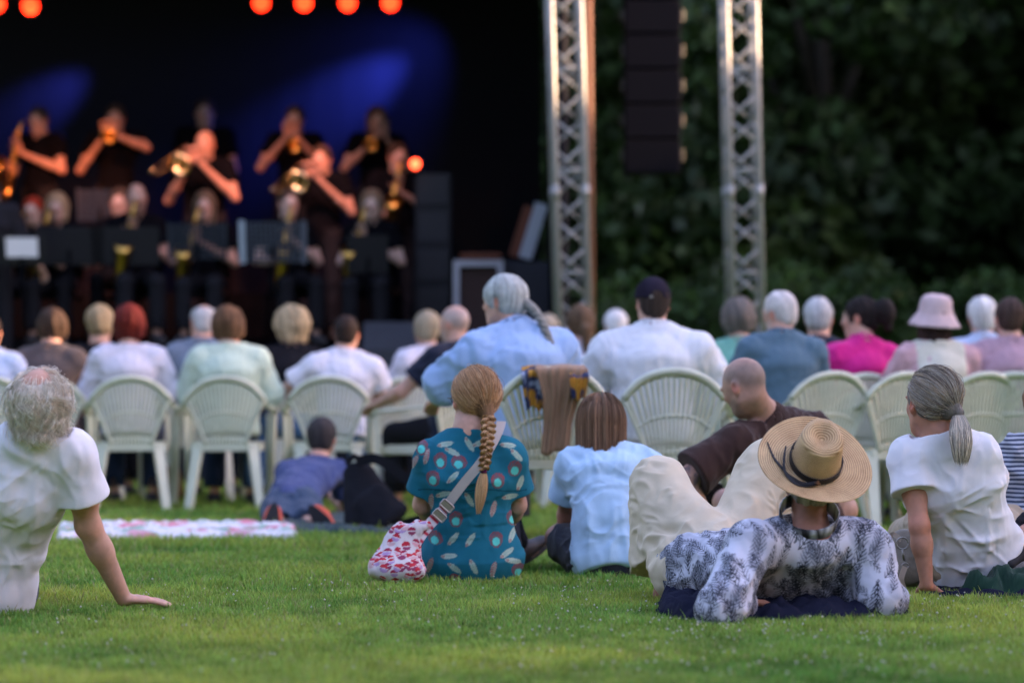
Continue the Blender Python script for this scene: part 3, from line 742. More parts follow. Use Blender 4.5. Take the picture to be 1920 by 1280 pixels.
# spectacles
g = MB()
for s in (-1, 1):
    a = np.linspace(0, 6.283, 21); g.tube(H2L(Ct,Rt,1, np.stack([s*.033+.023*np.cos(a), .108+0*a, .004+.018*np.sin(a)], 1)), .0016, 6)
    g.tube(H2L(Ct,Rt,1, [(s*.056,.107,.008),(s*.080,.08,.008),(s*.086,.0,.006),(s*.084,-.02,-.01)]), .0018, 6)
g.build('spectacles', mat('dark_frame', (.02,.02,.025), .4), Tt, True)

# --- bag with its strap over her back
def bag_paint(v, n):
    c = np.tile(np.array([.62,.56,.58]), (len(v), 1)); rng = np.random.default_rng(2)
    for q in v[rng.choice(len(v), 150, replace=False)]:
        r = rng.uniform(.012, .018); d = v-q; dist = np.linalg.norm(d, axis=1); tilt = rng.uniform(-.5, .5); h = d[:, 2]+tilt*d[:, 0]
        m_ = dist < r; top = m_ & (h > .0015); bot = m_ & (h < -.0015)
        c[m_] = (.62,.56,.58); c[top] = [(.42,.02,.04),(.30,.02,.06),(.50,.03,.05)][rng.integers(3)]; c[bot] = [(.62,.30,.34),(.38,.25,.45),(.25,.04,.10),(.55,.35,.36)][rng.integers(4)]
    return c
br = P(745,1085,10.75); br[2] = 0
bagT = thing('shoulder_bag', 'white cloth shoulder bag with red and pink half circles on the grass', 'bag', br)
B_ = lambda x, y, d: P(x, y, d)-br
S = SDF(); S.ecap(B_(742,1062,10.76), B_(762,1000,10.80), (.100,.050), (.060,.035), V(1,0,0), k=.03); S.ell(B_(745,1068,10.74), (.108,.06,.045), k=.05)
S.cone(B_(770,990,10.80), B_(800,985,10.80), .035, .022, k=.03); S.cone(B_(745,1010,10.8), B_(768,975,10.82), .035, .016, k=.03)
S.ell(B_(765,972,10.80), (.022,.06,.020), k=.02, mode='s')
v, f = S.mesh(.004); n = normals(v, f); v += n*(.004*fbm(v*V(40,20,16), 3, 2))[:, None]
v[:, 2] = np.maximum(v[:, 2], .004)
mesh('pouch', v, f, mat('cloth_bag_print', attr=True, rough=.9, bump=.3, bscale=600, weave=True), bagT, col=bag_paint(v, n))
def strap(pts, w, th, name, m_, parent, up=None, sub=10):
    """flat band through pts; up: outward direction per point"""
    pts = np.array(pts); k = np.linspace(0, len(pts)-1, sub*(len(pts)-1)+1); i = np.minimum(k.astype(int), len(pts)-2); fr = (k-i)[:, None]
    # Catmull-Rom
    p0 = pts[np.maximum(i-1, 0)]; p1 = pts[i]; p2 = pts[i+1]; p3 = pts[np.minimum(i+2, len(pts)-1)]
    q = .5*((2*p1)+(-p0+p2)*fr+(2*p0-5*p1+4*p2-p3)*fr**2+(-p0+3*p1-3*p2+p3)*fr**3)
    T_ = np.gradient(q, axis=0); T_ /= np.linalg.norm(T_, axis=1)[:, None]; U = np.array(up if up is not None else (0,-1,0), float)
    if U.ndim == 2: U = U[i]*(1-fr)+U[i+1]*fr
    else: U = np.tile(U, (len(q), 1))
    U = U-T_*(U*T_).sum(1)[:, None]; U /= np.linalg.norm(U, axis=1)[:, None]; S_ = np.cross(T_, U)
    w = np.asarray(w)/2 if np.isscalar(w) else np.interp(k, range(len(pts)), w)[:, None]/2
    v = np.stack([q-S_*w-U*th/2, q+S_*w-U*th/2, q+S_*w+U*th/2, q-S_*w+U*th/2], 1).reshape(-1, 3); f = []
    for a in range(len(q)-1):
        for b in range(4): f.append((a*4+b, a*4+(b+1) % 4, a*4+4+(b+1) % 4, a*4+4+b))
    f += [(3,2,1,0), tuple(len(v)-4+b for b in range(4))]
    return MB().add(v, f).build(name, m_, parent)
grey_web = mat('webbing_grey', (.42,.38,.34), .85, bump=.4, bscale=500)
sp = [B_(940,790,11.02), B_(933,812,10.90), B_(905,862,10.805), B_(870,905,10.80), B_(832,955,10.815)]
strap(sp, .036, .003, 'strap', grey_web, bagT, up=[(0,-.2,1),(0,-.8,.6),(0,-1,.1),(0,-1,0),(-.1,-1,0)])
sp2 = [B_(832,955,10.812), B_(815,972,10.80), B_(795,995,10.79), B_(778,1020,10.77)]
o = strap(sp2, .042, .004, 'print_strap', MATS['cloth_bag_print'], bagT)
me = o.data; a = me.color_attributes.new('Col', 'FLOAT_COLOR', 'POINT'); rng = np.random.default_rng(3)
cc = np.ones((len(me.vertices), 4), np.float32); cc[:, :3] = [.62,.56,.58]; cc[(np.arange(len(cc))//4) % 5 < 2, :3] = [.45,.03,.06]; a.data.foreach_set('color', cc.ravel())
g = MB(); dd = nrm(B_(815,972,10.8)-B_(850,933,10.8)); sd = nrm(np.cross(dd, V(0,-1,0)))
for q in (B_(838,948,10.795), B_(824,966,10.79)):
    Rb = np.stack([sd, dd, np.cross(sd, dd)], 1)
    g.box(q-dd*.014, (.050,.007,.008), Rb, .002); g.box(q+dd*.014, (.050,.007,.008), Rb, .002); g.box(q-sd*.025, (.006,.028,.007), Rb, .002); g.box(q+sd*.025, (.006,.028,.007), Rb, .002)
    g.box(q, (.046,.02,.004), Rb)
g.build('buckle', mat('buckle_metal', (.35,.33,.31), .35, metal=.9), bagT)

# --- teenager in light blue
root, J = mk((1145,1085), 11.3, dict(pel=p_(1148,1042,11.35), waist=p_(1142,975,11.36), chest=p_(1140,902,11.44), neck=p_(1134,836,11.53), head=p_(1128,802,11.56),
    shL=p_(1072,876,11.50), shR=p_(1208,872,11.50), elL=p_(1062,965,11.62), elR=p_(1235,960,11.62), wrL=p_(1085,1010,11.85), wrR=p_(1200,1000,11.9)))
pl = J['pel']; J.update(hf=V(.05,.86,-.48), hu=V(0,.4,.9), hipL=pl+V(-.09,.02,-.02), hipR=pl+V(.09,.02,-.02), knL=pl+V(-.215,.28,.06), knR=pl+V(.28,.30,.08),
    anL=pl+V(.02,.42,-.04), anR=pl+V(-.02,.34,-.05), toL=pl+V(.16,.45,-.02), toR=pl+V(-.17,.38,-.02), hdL=V(.3,1,-.1), hdR=V(-.3,1,-.1))
fl = [([J['neck']+V(.02,-.05,-.03), J['waist']+V(.05,-.12,0), J['pel']+V(.06,-.12,-.02)], .025, .009), ([J['shR']+V(0,-.05,0), J['waist']+V(.10,-.1,0), J['pel']+V(.1,-.11,-.02)], .02, .009),
      ([J['shL']+V(.02,-.06,-.02), J['waist']+V(-.08,-.1,.03), J['pel']+V(-.09,-.1,-.02)], .02, .008), ([J['shL']+V(0,-.06,-.02), J['chest']+V(0,-.12,.03), J['shR']+V(0,-.06,-.02)], .018, -.005)]
Tk, Jk, Ck, Rk, hsk = person('teenager with brown chin-length hair in a light blue t-shirt and dark shorts', root, 0, J, dict(skin='tan', hairc=(.16,.08,.045), shoe=mat('shoe_dark', ()), seed=8, b=.90, skinf=.85,
    shirt=dict(m=cloth('light_blue_tee', (.42,.60,.78)), auto=1.0, vf=.8, sleeve=.62, sw=.026, e=.016, wrinkle=.008, flare=.03, folds=fl, hemd=.09, hemn=V(-.15,0,-1)),
    trousers=dict(m=cloth('black_denim', (.022,.024,.032), .3), to=.85, e=.018, wrinkle=.008), hair='none'), vox=.006)
def bob(T, C, R, hs, n, pal, wts, base, zend, down=None, r=.0011, crown=(0,-.045,.12), lift=.012, seed=1, sideswept=.15):
    m = 14; t = np.linspace(0, 1, m); cr = nrm((np.array(crown)-SC_C)/SC_R); F_ = frame(cr, (1,0,0))
    q = scalp_pts(n, lambda q: (q[:, 1] < .55) & (q[:, 2] > -.3) & ((q[:, 1] < .3) | (q[:, 2] > .3))); l = q@F_; az = np.arctan2(l[:, 1], l[:, 0]); th0 = np.arccos(np.clip(l[:, 2], -1, 1))
    dn = np.array([0,0,-1.]) if down is None else R.T@nrm(down)
    r = r*.8; paths = np.zeros((n, m, 3)); Ls = RNG.uniform(.80, 1.04, n)*(1-.06*np.abs(np.sin(az*2.3))); cur = None
    hs_ = .33*Ls-(th0*.09)
    lf = lift*RNG.uniform(.3, 1, n); clump = .006*np.sin(az*17)+.004*np.sin(az*31+1); step = np.maximum(.02, hs_)/(m-1)
    d0 = np.stack([np.sin(th0)*np.cos(az), np.sin(th0)*np.sin(az), np.cos(th0)], 1)@F_.T; cur = SC_C+d0*(SC_R+lf[:, None]+clump[:, None])
    for i in range(m):
        paths[:, i] = cur
        u = (cur-SC_C)/(SC_R+lf[:, None]+clump[:, None]); rr = np.linalg.norm(u, axis=1); nn_ = u/SC_R; nn_ /= np.linalg.norm(nn_, axis=1)[:, None]
        tg = dn[None]*1.0-nn_*(nn_@dn)[:, None]+ (cur-SC_C)*V(sideswept,sideswept,0)*4*np.clip(.5-i/m, 0, 1)
        near = np.clip((1.12-rr)/.1, 0, 1)[:, None]; tg = tg*near+dn*(1-near)
        tg = np.where((nn_@dn > .2)[:, None], dn, tg); tg /= np.maximum(1e-6, np.linalg.norm(tg, axis=1))[:, None]
        cur = cur+tg*step[:, None]; u = (cur-SC_C)/(SC_R+lf[:, None]+clump[:, None]); rr = np.linalg.norm(u, axis=1); ins = rr < 1; cur = np.where(ins[:, None], SC_C+u/np.maximum(rr, .01)[:, None]*(SC_R+lf[:, None]+clump[:, None]), cur)
    w = strand_mesh(H2L(C,R,hs,paths), np.full(n, r), pick_cols(n, pal, wts)); mesh('hair_locks', w[0], w[1], hair_mat(), T, col=w[2])
    S = SDF(); S.ell(H2L(C,R,hs,SC_C), tuple((SC_R+.004)*hs), R); c0 = H2L(C,R,hs,(0,-.025,-.01)); dw = R@dn
    S.ecap(c0, c0+dw*zend, (.080,.075), (.074,.060), R[:, 0], k=.03, endr=.02); S.ell(H2L(C,R,hs,(0,.115,-.045)), (.072,.078,.125), R, mode='s')
    v, f = S.mesh(.006); mesh('hair', v, f, hairbase_mat(), T, col=streaky(v, C, R, base, seed, .4))
bob(Tk, Ck, Rk, hsk, 9000, [(.24,.13,.07),(.15,.08,.04),(.38,.22,.12),(.09,.045,.028)], [4,3.5,1.6,1.6], (.10,.05,.03), .105, down=V(0,-.16,-1))

# --- bald man in a brown shirt bending over
root, J = mk((1480,1052), 12.1, dict(pel=p_(1512,1008,12.25), waist=p_(1500,935,12.2), chest=p_(1460,858,12.12), neck=p_(1432,775,12.02), head=p_(1396,724,11.94),
    shL=p_(1382,832,11.88), shR=p_(1524,806,12.28), elL=p_(1278,902,11.78), elR=p_(1575,905,12.3), wrL=p_(1335,985,11.9), wrR=p_(1540,985,12.1)))
pl = J['pel']; J.update(hf=V(-.70,.62,-.36), hu=V(-.28,.12,.94), hipL=pl+V(-.08,-.03,-.01), hipR=pl+V(.08,.05,-.01), knL=pl+V(-.32,.30,.14), knR=pl+V(.16,.02,.12),
    anL=pl+V(-.22,.10,-.05), anR=pl+V(-.14,-.14,-.05), toL=pl+V(-.36,.0,-.03), toR=pl+V(-.28,-.10,-.03), hdL=V(.4,.5,-.7), hdR=V(-.6,.2,-.5), nt=V(-.3,0,0))
def tattoo(v, col):
    a, b_ = J['shL'], J['elL']; t = np.clip(((v-a)@(b_-a))/((b_-a)@(b_-a)), 0, 1); dist = np.linalg.norm(v-a-t[:, None]*(b_-a), axis=1)
    m_ = (dist < .07) & (t > .62) & (t < .97); w = np.clip(fbm(v*38, 2, 4)*3, 0, 1)*m_*.75
    return col*(1-w[:, None])+np.array([.06,.07,.09])*w[:, None]
fl = [([J['neck']+V(.02,-.06,-.02), J['chest']+V(.10,-.12,.04), J['waist']+V(.14,-.06,0)], .02, .007), ([J['shL']+V(.03,-.07,0), J['chest']+V(.06,-.14,-.02)], .02, -.006),
      ([J['shL']+V(.0,-.07,-.03), J['chest']+V(-.02,-.14,-.06), J['waist']+V(-.02,-.12,0)], .02, .007)]
person('bald man in a dark brown t-shirt bending forward on the grass', root, 0, J, dict(skin='light', skinf=.85, hairc=(.25,.2,.17), stubble=(.20,.155,.13), shoe=mat('shoe_dark', ()), b=1.16, seed=2, paint=tattoo,
    shirt=dict(m=cloth('brown_tee', (.040,.020,.016), .12), sleeve=.80, sw=.030, e=.018, wrinkle=.008, folds=fl, flare=.02), trousers=dict(m=cloth('black_shorts', (.018,.018,.02)), to=.75, e=.015), hair='none'), vox=.007)
# --- man in a straw hat propped on his elbows
root, J = mk((1500,1165), 9.1, dict(pel=p_(1322,1064,9.74), waist=p_(1398,1070,9.56), chest=p_(1500,1072,9.29), neck=p_(1516,1000,9.13), head=p_(1520,893,9.16),
    shL=p_(1408,1022,9.00), shR=p_(1622,1026,9.18), elL=p_(1352,1140,8.84), elR=p_(1652,1122,9.12), wrL=p_(1392,1128,9.01), wrR=p_(1585,1118,9.32), knL=p_(1236,910,9.98), anL=p_(1246,1106,9.85), knR=p_(1432,880,9.98), anR=p_(1452,1070,10.15)))
pl = J['pel']; J.update(hf=V(-.05,.86,.50), hu=V(.1,-.5,.86), hipL=pl+V(-.09,.02,-.01), hipR=pl+V(.08,.06,.01), toL=J['anL']+V(-.06,.2,-.05), toR=J['anR']+V(0,.2,-.04), hdL=V(.25,1,-.05), hdR=V(-.8,.5,-.1), hcL=.3, hcR=.3)
def frond_paint(v, n):
    rng = np.random.default_rng(11); c = np.tile(np.array([.56,.58,.67]), (len(v), 1)); dark = np.array([.018,.022,.035]); mid = np.array([.22,.24,.30])
    nb = fbm(v*9, 3, 12); w = np.clip((nb-.10)*1.6, 0, .40); c = c*(1-w[:, None])+mid*w[:, None]
    for q in rng.choice(len(v), 1000, replace=False):
        p0 = v[q]; nn_ = n[q]; a = rng.uniform(-.7, .7)+(math.pi if rng.random() < .25 else 0); F_ = frame(nn_, (1,.1,.1)); ca, sa = math.cos(a), math.sin(a)
        ax = -F_[:, 1]*ca*np.sign(F_[2, 1]+1e-6)+F_[:, 0]*sa; L = rng.uniform(.030, .056)
        d = v-p0; m_ = (np.abs(d) < L*1.2).all(1) & (n@nn_ > .2); idx = np.where(m_)[0]
        if not len(idx): continue
        d = d[idx]; u = d@ax/L; bn = np.cross(nn_, ax); w = d@bn/L; w = w+.25*u*u*rng.choice([-1,1])
        env = .42*np.sqrt(np.clip(1-(u-.0)**2, 0, 1))*(1-.25*u); aw = np.abs(w)
        ph = (u+aw*1.35)*L/.0095*2*np.pi*.62; hit = (np.abs(u) < 1) & (aw < env) & ((np.sin(ph) > .15) | (aw < .03))
        tip = np.clip(1-aw/np.maximum(env, .01), 0, 1)*.5+.5; A = (hit*tip*rng.uniform(.65, 1))[:, None]
        if q % 2: Bm = (.5*np.clip((env*1.1-aw)/.2, 0, 1)*(np.abs(u) < 1))[:, None]; c[idx] = c[idx]*(1-Bm)+np.array([.27,.29,.35])*Bm
        c[idx] = c[idx]*(1-A)+dark*A
    return c
def sleeve_extra(S): pass
W = lambda x, y, d: P(x, y, d)-root
fl = [([W(1418,985,9.0), W(1425,1060,9.05), W(1410,1140,9.0)], .013, .008), ([W(1436,1020,9.1), W(1438,1130,9.2)], .010, .007), ([W(1596,1050,9.1), W(1600,1120,9.25)], .012, .008),
      ([W(1405,1075,8.9), W(1365,1110,8.85)], .012, .010), ([W(1408,1105,8.9), W(1350,1140,8.85)], .012, .010), ([W(1395,1050,8.95), W(1340,1075,8.95)], .012, .008), ([W(1635,1075,9.15), W(1680,1095,9.2)], .012, .009), ([W(1628,1050,9.1), W(1670,1060,9.15)], .012, .008),
      ([W(1400,990,9.2), W(1340,1040,9.4), W(1310,1110,9.5)], .018, .009), ([W(1380,985,9.3), W(1310,1040,9.5)], .015, .008)]
frond = mat('cloth_frond_print', attr=True, rough=.88, bump=.3, bscale=700, weave=True, spec=.2)
T, J, C, R, hs = person('man in a straw hat and grey frond-print shirt reclining on his elbows', root, 0, J, dict(skin='tan', skinf=.8, hairc=(.4,.37,.34), stubble=(.42,.38,.35), shoe=None, b=1.02, seed=6,
    shirt=dict(m=frond, paint=frond_paint, sleeve=1.85, sw=.026, e=.018, wrinkle=.008, extra=lambda S: (S.ecap(W(1452,1012,9.13), W(1588,1014,9.2), (.062,.062), (.062,.062), V(0,0,1), k=.06), S.cone(W(1470,1040,9.2), W(1560,1045,9.25), .10, .10, k=.05), S.cone(W(1445,1088,9.30), W(1600,1084,9.38), .092, .088, k=.06)), folds=fl, flare=.03, hemd=.04, vf=.58, nc=P(1516,978,9.13)-root, nn=nrm(V(.08,-.60,.80)), smooth=2),
    trousers=dict(m=cloth('beige_cargo', (.60,.52,.38), .08), to=1.80, e=.020, ek=.016, extra=lambda S: S.cone(W(1244,925,9.93), W(1336,1030,9.74), .088, .104, k=.05), ec=.055, wrinkle=.010, folds=[([W(1262,905,9.8), W(1238,935,9.85), W(1205,925,9.9)], .006, .006), ([W(1225,930,9.85), W(1215,1000,9.8), W(1228,1060,9.8)], .010, .010), ([W(1262,930,9.8), W(1268,1000,9.75), W(1300,1060,9.7)], .012, .010), ([W(1300,960,9.7), W(1270,1010,9.7), W(1240,1075,9.75)], .010, .008), ([W(1320,1000,9.65), W(1290,1050,9.6), W(1262,1090,9.7)], .012, .012), ([W(1195,940,9.9), W(1205,1020,9.85), W(1218,1090,9.8)], .010, .008), ([W(1400,900,9.9), W(1385,960,9.85)], .010, .010), ([W(1440,890,9.9), W(1430,950,9.85)], .012, .010)]), hair='ring'), vox=.006)
# turned-up collar
cc = W(1516,967,9.095); ax_ = nrm(V(.08,-.60,.80)); F_ = frame(ax_, (1,0,0)); a = np.linspace(-2.6, 2.6, 40)-math.pi/2
ra, vv = .088, []
for t_, hgt in ((0, -.024), (1, .026)):
    for off in (0, .005):
        rr = ra+.004*t_+off; vv.append([cc+F_@np.array([rr*math.cos(x), rr*.95*math.sin(x), hgt*(1 if t_ == 0 else .75+.25*math.cos(x*1.5))]) for x in a])
vv = np.array(vv); m = len(a); f = []
for i in range(m-1):
    for (p, q) in ((0,2),(2,3),(3,1),(1,0)): f.append((p*m+i, p*m+i+1, q*m+i+1, q*m+i))
f += [(0, m, 3*m, 2*m)[::1], (m-1, 3*m-1, 4*m-1, 2*m-1)]
vflat = vv.reshape(-1, 3); mesh('collar', vflat, f, frond, T, col=np.clip(.38+1.1*fbm(vflat*75, 2, 3)[:, None]*np.ones(3), .03, .60)*V(.95,.97,1.06))
q = W(1521,1060,9.09); MB().lathe([(.001,.004),(.006,.004),(.0085,.002),(.009,0)], 14, q-V(0,.02,0), frame((0,-1,.0))).build('button', mat('snap_metal', (.5,.5,.48), .3, metal=.8), T, True)
for k in range(2):
    pass
# straw hat: brim, crown with a pinched top, band with loose tails
hn = nrm(V(.13,-.68,.72)); HC = W(1529,866,9.11)
hat = thing('straw_hat', "wide-brimmed straw hat with a black leather band on the reclining man's head", 'hat', root+HC)
F_ = frame(hn, (1,0,-.12)); X_ = lambda q: np.asarray(q, float)@F_.T
na, nr = 96, 26; a = np.arange(na)/na*2*np.pi; th = .0022
def brim(r, a): 
    w = (r-.088)/(.192-.088); return -.004-.012*w**2*np.cos(2*a)*1.0+.010*w**2-.006*w*np.cos(a)
def ring_(r, z): return np.stack([r*np.cos(a)*.97, r*np.sin(a)*1.0, z], 1)
prof = []
for r in np.linspace(.084, .192, nr): prof.append(ring_(r, brim(r, a)))
prof.append(ring_(.1935, brim(.192, a)-.0015))
for r in np.linspace(.192, .084, 8): prof.append(ring_(r, brim(r, a)-th*2))
v = np.array(prof).reshape(-1, 3); m = len(prof); f = [(i*na+j, i*na+(j+1) % na, (i+1)*na+(j+1) % na, (i+1)*na+j) for i in range(m-1) for j in range(na)]
def straw(name, shift):
    m_, nt, b = nodes(name); tc = N(nt, 'ShaderNodeTexCoord'); mp = N(nt, 'ShaderNodeMapping'); nt.links.new(tc.outputs['Object'], mp.inputs[0])
    e_ = Matrix(F_.T.tolist()).to_euler(); mp.inputs['Rotation'].default_value = e_
    sp_ = N(nt, 'ShaderNodeSeparateXYZ'); nt.links.new(mp.outputs[0], sp_.inputs[0])
    w = N(nt, 'ShaderNodeTexWave', wave_type='RINGS', rings_direction='Z'); w.inputs['Scale'].default_value = 42; w.inputs['Distortion'].default_value = .5; w.inputs['Detail'].default_value = 1
    w2 = N(nt, 'ShaderNodeTexWave', wave_type='BANDS', bands_direction='Z'); w2.inputs['Scale'].default_value = 60; w2.inputs['Distortion'].default_value = .6
    nt.links.new(mp.outputs[0], w.inputs['Vector']); nt.links.new(mp.outputs[0], w2.inputs['Vector'])
    n1 = N(nt, 'ShaderNodeTexNoise'); n1.inputs['Scale'].default_value = 14; n1.inputs['Detail'].default_value = 8; nt.links.new(mp.outputs[0], n1.inputs['Vector'])
    n2 = N(nt, 'ShaderNodeTexNoise'); n2.inputs['Scale'].default_value = 320; nt.links.new(mp.outputs[0], n2.inputs['Vector'])
    W_ = w.outputs['Fac']
    if shift:
        gt = N(nt, 'ShaderNodeMath', operation='GREATER_THAN'); gt.inputs[1].default_value = .098; nt.links.new(sp_.outputs['Z'], gt.inputs[0])
        mxw = N(nt, 'ShaderNodeMix', data_type='FLOAT'); nt.links.new(gt.outputs[0], mxw.inputs[0]); nt.links.new(w2.outputs['Fac'], mxw.inputs[2]); nt.links.new(w.outputs['Fac'], mxw.inputs[3]); W_ = mxw.outputs[0]
    cr = N(nt, 'ShaderNodeValToRGB'); e = cr.color_ramp.elements; e[0].color = (.22,.115,.045,1); e[1].color = (.62,.42,.22,1); e[0].position = .05; e[1].position = .75
    ad = N(nt, 'ShaderNodeMath', operation='MULTIPLY_ADD'); ad.inputs[1].default_value = .55; nt.links.new(W_, ad.inputs[0]); nt.links.new(n1.outputs['Fac'], ad.inputs[2])
    ad2 = N(nt, 'ShaderNodeMath', operation='MULTIPLY_ADD'); ad2.inputs[1].default_value = .4; nt.links.new(n2.outputs['Fac'], ad2.inputs[0]); nt.links.new(ad.outputs[0], ad2.inputs[2])
    sb = N(nt, 'ShaderNodeMath', operation='SUBTRACT'); sb.inputs[1].default_value = .42; nt.links.new(ad2.outputs[0], sb.inputs[0])
    nt.links.new(sb.outputs[0], cr.inputs[0]); nt.links.new(cr.outputs[0], b.inputs['Base Color'])
    bp = N(nt, 'ShaderNodeBump'); bp.inputs['Strength'].default_value = .8; bp.inputs['Distance'].default_value = .0015; nt.links.new(W_, bp.inputs['Height']); nt.links.new(bp.outputs[0], b.inputs['Normal'])
    b.inputs['Roughness'].default_value = .62; b.inputs['Specular IOR Level'].default_value = .25; return m_
st = straw('straw', 0); st2 = straw('straw_crown', 1)
mesh('brim', X_(v), f, st, hat)
prof = []; hz = .118
for i, t_ in enumerate(np.linspace(0, 1, 34)):
    if t_ < .62:
        s_ = t_/.62; r = .0885-.012*s_-.004*s_**3; z = -.004+hz*s_; R_ = (r*np.ones(na), z*np.ones(na))
    else:
        s_ = (t_-.62)/.38; r = .0725*(1-s_)+.0008; z = hz-.004+.016*math.sin(min(1, s_*2.2)*math.pi/2)-.030*s_**1.3; R_ = (r*np.ones(na), z*np.ones(na))
    r_, z_ = R_
    x = r_*np.cos(a)*.93; y = r_*np.sin(a)*1.10
    k = np.clip((z_-.06)/.06, 0, 1)      # pinch at the front sides and tilt of the top
    x = x*(1-.20*k*np.clip(y/.08, 0, 1)); z_ = z_+.010*k*np.clip(y/.08, -1, 1)-.006*k*np.clip(-np.abs(x)/.05+.6, 0, 1)
    prof.append(np.stack([x, y, z_+.0015*vnoise(np.stack([x*30, y*30, z_*30], 1), 3)], 1))
v = np.array(prof).reshape(-1, 3); m = len(prof); f = [(i*na+j, i*na+(j+1) % na, (i+1)*na+(j+1) % na, (i+1)*na+j) for i in range(m-1) for j in range(na)]+[tuple((m-1)*na+j for j in range(na))]
mesh('crown', X_(v), f, st2, hat)
blk = mat('black_leather', (.018,.016,.018), .5, bump=.3, bscale=300)
bt = 2*np.pi*np.arange(65)/64; bandp = np.stack([.0915*np.cos(bt)*.93, .0915*np.sin(bt)*1.10, .011+0*bt], 1)
upv = np.stack([np.cos(bt), np.sin(bt), 0*bt], 1)
o = strap(X_(bandp), .022, .003, 'band', blk, hat, up=upv@F_.T, sub=1)
nb_ = lambda x, y, z: X_([x, y, z])
strap([nb_(.005,-.105,.016), nb_(-.035,-.112,.006), nb_(-.085,-.085,.0045), nb_(-.115,-.045,.004), nb_(-.135,-.01,.001), nb_(-.150,.030,.003), nb_(-.158,.055,.004)], [.012,.012,.010,.008,.007,.005,.003], .0022, 'band_tail', blk, hat, up=tuple(hn))
strap([nb_(.005,-.107,.012), nb_(-.030,-.118,.004), nb_(-.068,-.112,.004), nb_(-.10,-.075,.010), nb_(-.105,-.02,.016), nb_(-.100,.035,.018)], [.012,.012,.011,.009,.007,.004], .0022, 'band_tail', blk, hat, up=tuple(nrm(hn+V(-.3,0,0))))
g = MB(); g.box(nb_(.004,-.108,.013), (.008,.004,.020), F_, .001); g.box(nb_(.004,-.110,.013), (.020,.004,.006), F_, .001); g.lathe([(.001,.003),(.004,.002),(.005,0)], 10, nb_(.004,-.111,.013), frame(X_([0,-1,0])))
g.build('ornament', mat('old_brass', (.22,.12,.07), .4, metal=.8), hat)
MB().tube([nb_(-.083,-.02,.064), nb_(-.0862,-.02,.064)], .0035, 10).build('eyelet', blk, hat)

# dark cloth under him
def rug(name, label, cat, pts, m_, h=.02, seed=1, rough=.012, col=None, res=.012, group=None, drape=None):
    """crumpled cloth lying on the lawn; pts: outline on the ground"""
    pts = np.array([(p[0], p[1]) for p in pts]); lo = pts.min(0); hi = pts.max(0); c = (lo+hi)/2
    nx, ny = (np.ceil((hi-lo)/res).astype(int)+1); X, Y = np.meshgrid(np.linspace(lo[0], hi[0], nx), np.linspace(lo[1], hi[1], ny), indexing='ij'); q = np.stack([X.ravel(), Y.ravel()], 1)
    ins = np.zeros(len(q), bool); j = len(pts)-1
    for i in range(len(pts)):
        a_, b_ = pts[i], pts[j]; cnd = ((a_[1] > q[:, 1]) != (b_[1] > q[:, 1])); xx = (b_[0]-a_[0])*(q[:, 1]-a_[1])/(b_[1]-a_[1]+1e-12)+a_[0]; ins ^= cnd & (q[:, 0] < xx); j = i
    e = np.full(len(q), 9.)
    for a_, b_ in zip(pts, np.roll(pts, -1, 0)):
        ba = b_-a_; t_ = np.clip((q-a_)@ba/(ba@ba), 0, 1); e = np.minimum(e, np.linalg.norm(q-a_-t_[:, None]*ba, axis=1))
    keep = ins
    p3 = np.stack([q[:, 0]*9, q[:, 1]*9, 0*q[:, 0]], 1); z = h+rough*(1-2*np.abs(vnoise(p3+fbm(p3*.6, 2, 3)[:, None], seed)))+rough*.5*fbm(p3*3, 2, seed+5)
    if drape is not None: z = z+drape(q)
    z = np.maximum(z*np.clip(e/.03, .35, 1), .006)
    idx = -np.ones(len(q), int); idx[keep] = np.arange(keep.sum()); I = idx.reshape(nx, ny)
    f = np.stack([I[:-1, :-1].ravel(), I[1:, :-1].ravel(), I[1:, 1:].ravel(), I[:-1, 1:].ravel()], 1); f = f[(f >= 0).all(1)]
    v = np.stack([q[:, 0]-c[0], q[:, 1]-c[1], z], 1)[keep]; nv = len(v)
    # a skirt down to the grass gives it an edge
    from collections import Counter
    ed = Counter(); 
    for k in range(4):
        for s_, t_ in zip(f[:, k].tolist(), f[:, (k+1) % 4].tolist()): ed[(s_, t_)] += 1
    be = [e_ for e_ in ed if (e_[1], e_[0]) not in ed]; bv = sorted({x for e_ in be for x in e_}); mp_ = {b_: nv+i for i, b_ in enumerate(bv)}
    low = v[bv].copy(); low[:, 2] = 0.0
    sk = np.array([(s_, mp_[s_], mp_[t_], t_) for s_, t_ in be]); v = np.concatenate([v, low]); f = np.concatenate([f, sk])
    o = mesh(name, v, f, m_, None, col=None if col is None else col(v), loc=(c[0], c[1], 0)); return tag(o, label, cat, group)
G = lambda x, d: ((x-960)/F_PX*d, d)
rug('picnic_blanket', 'crumpled dark navy cloth spread under the man in the straw hat', 'blanket', [G(1228,9.15),G(1290,8.86),G(1410,8.86),G(1560,8.95),G(1640,9.0),G(1712,9.12),G(1700,9.6),G(1560,9.9),G(1400,9.9),G(1230,9.65)], cloth('navy_cloth', (.012,.014,.028)), h=.040, rough=.030)

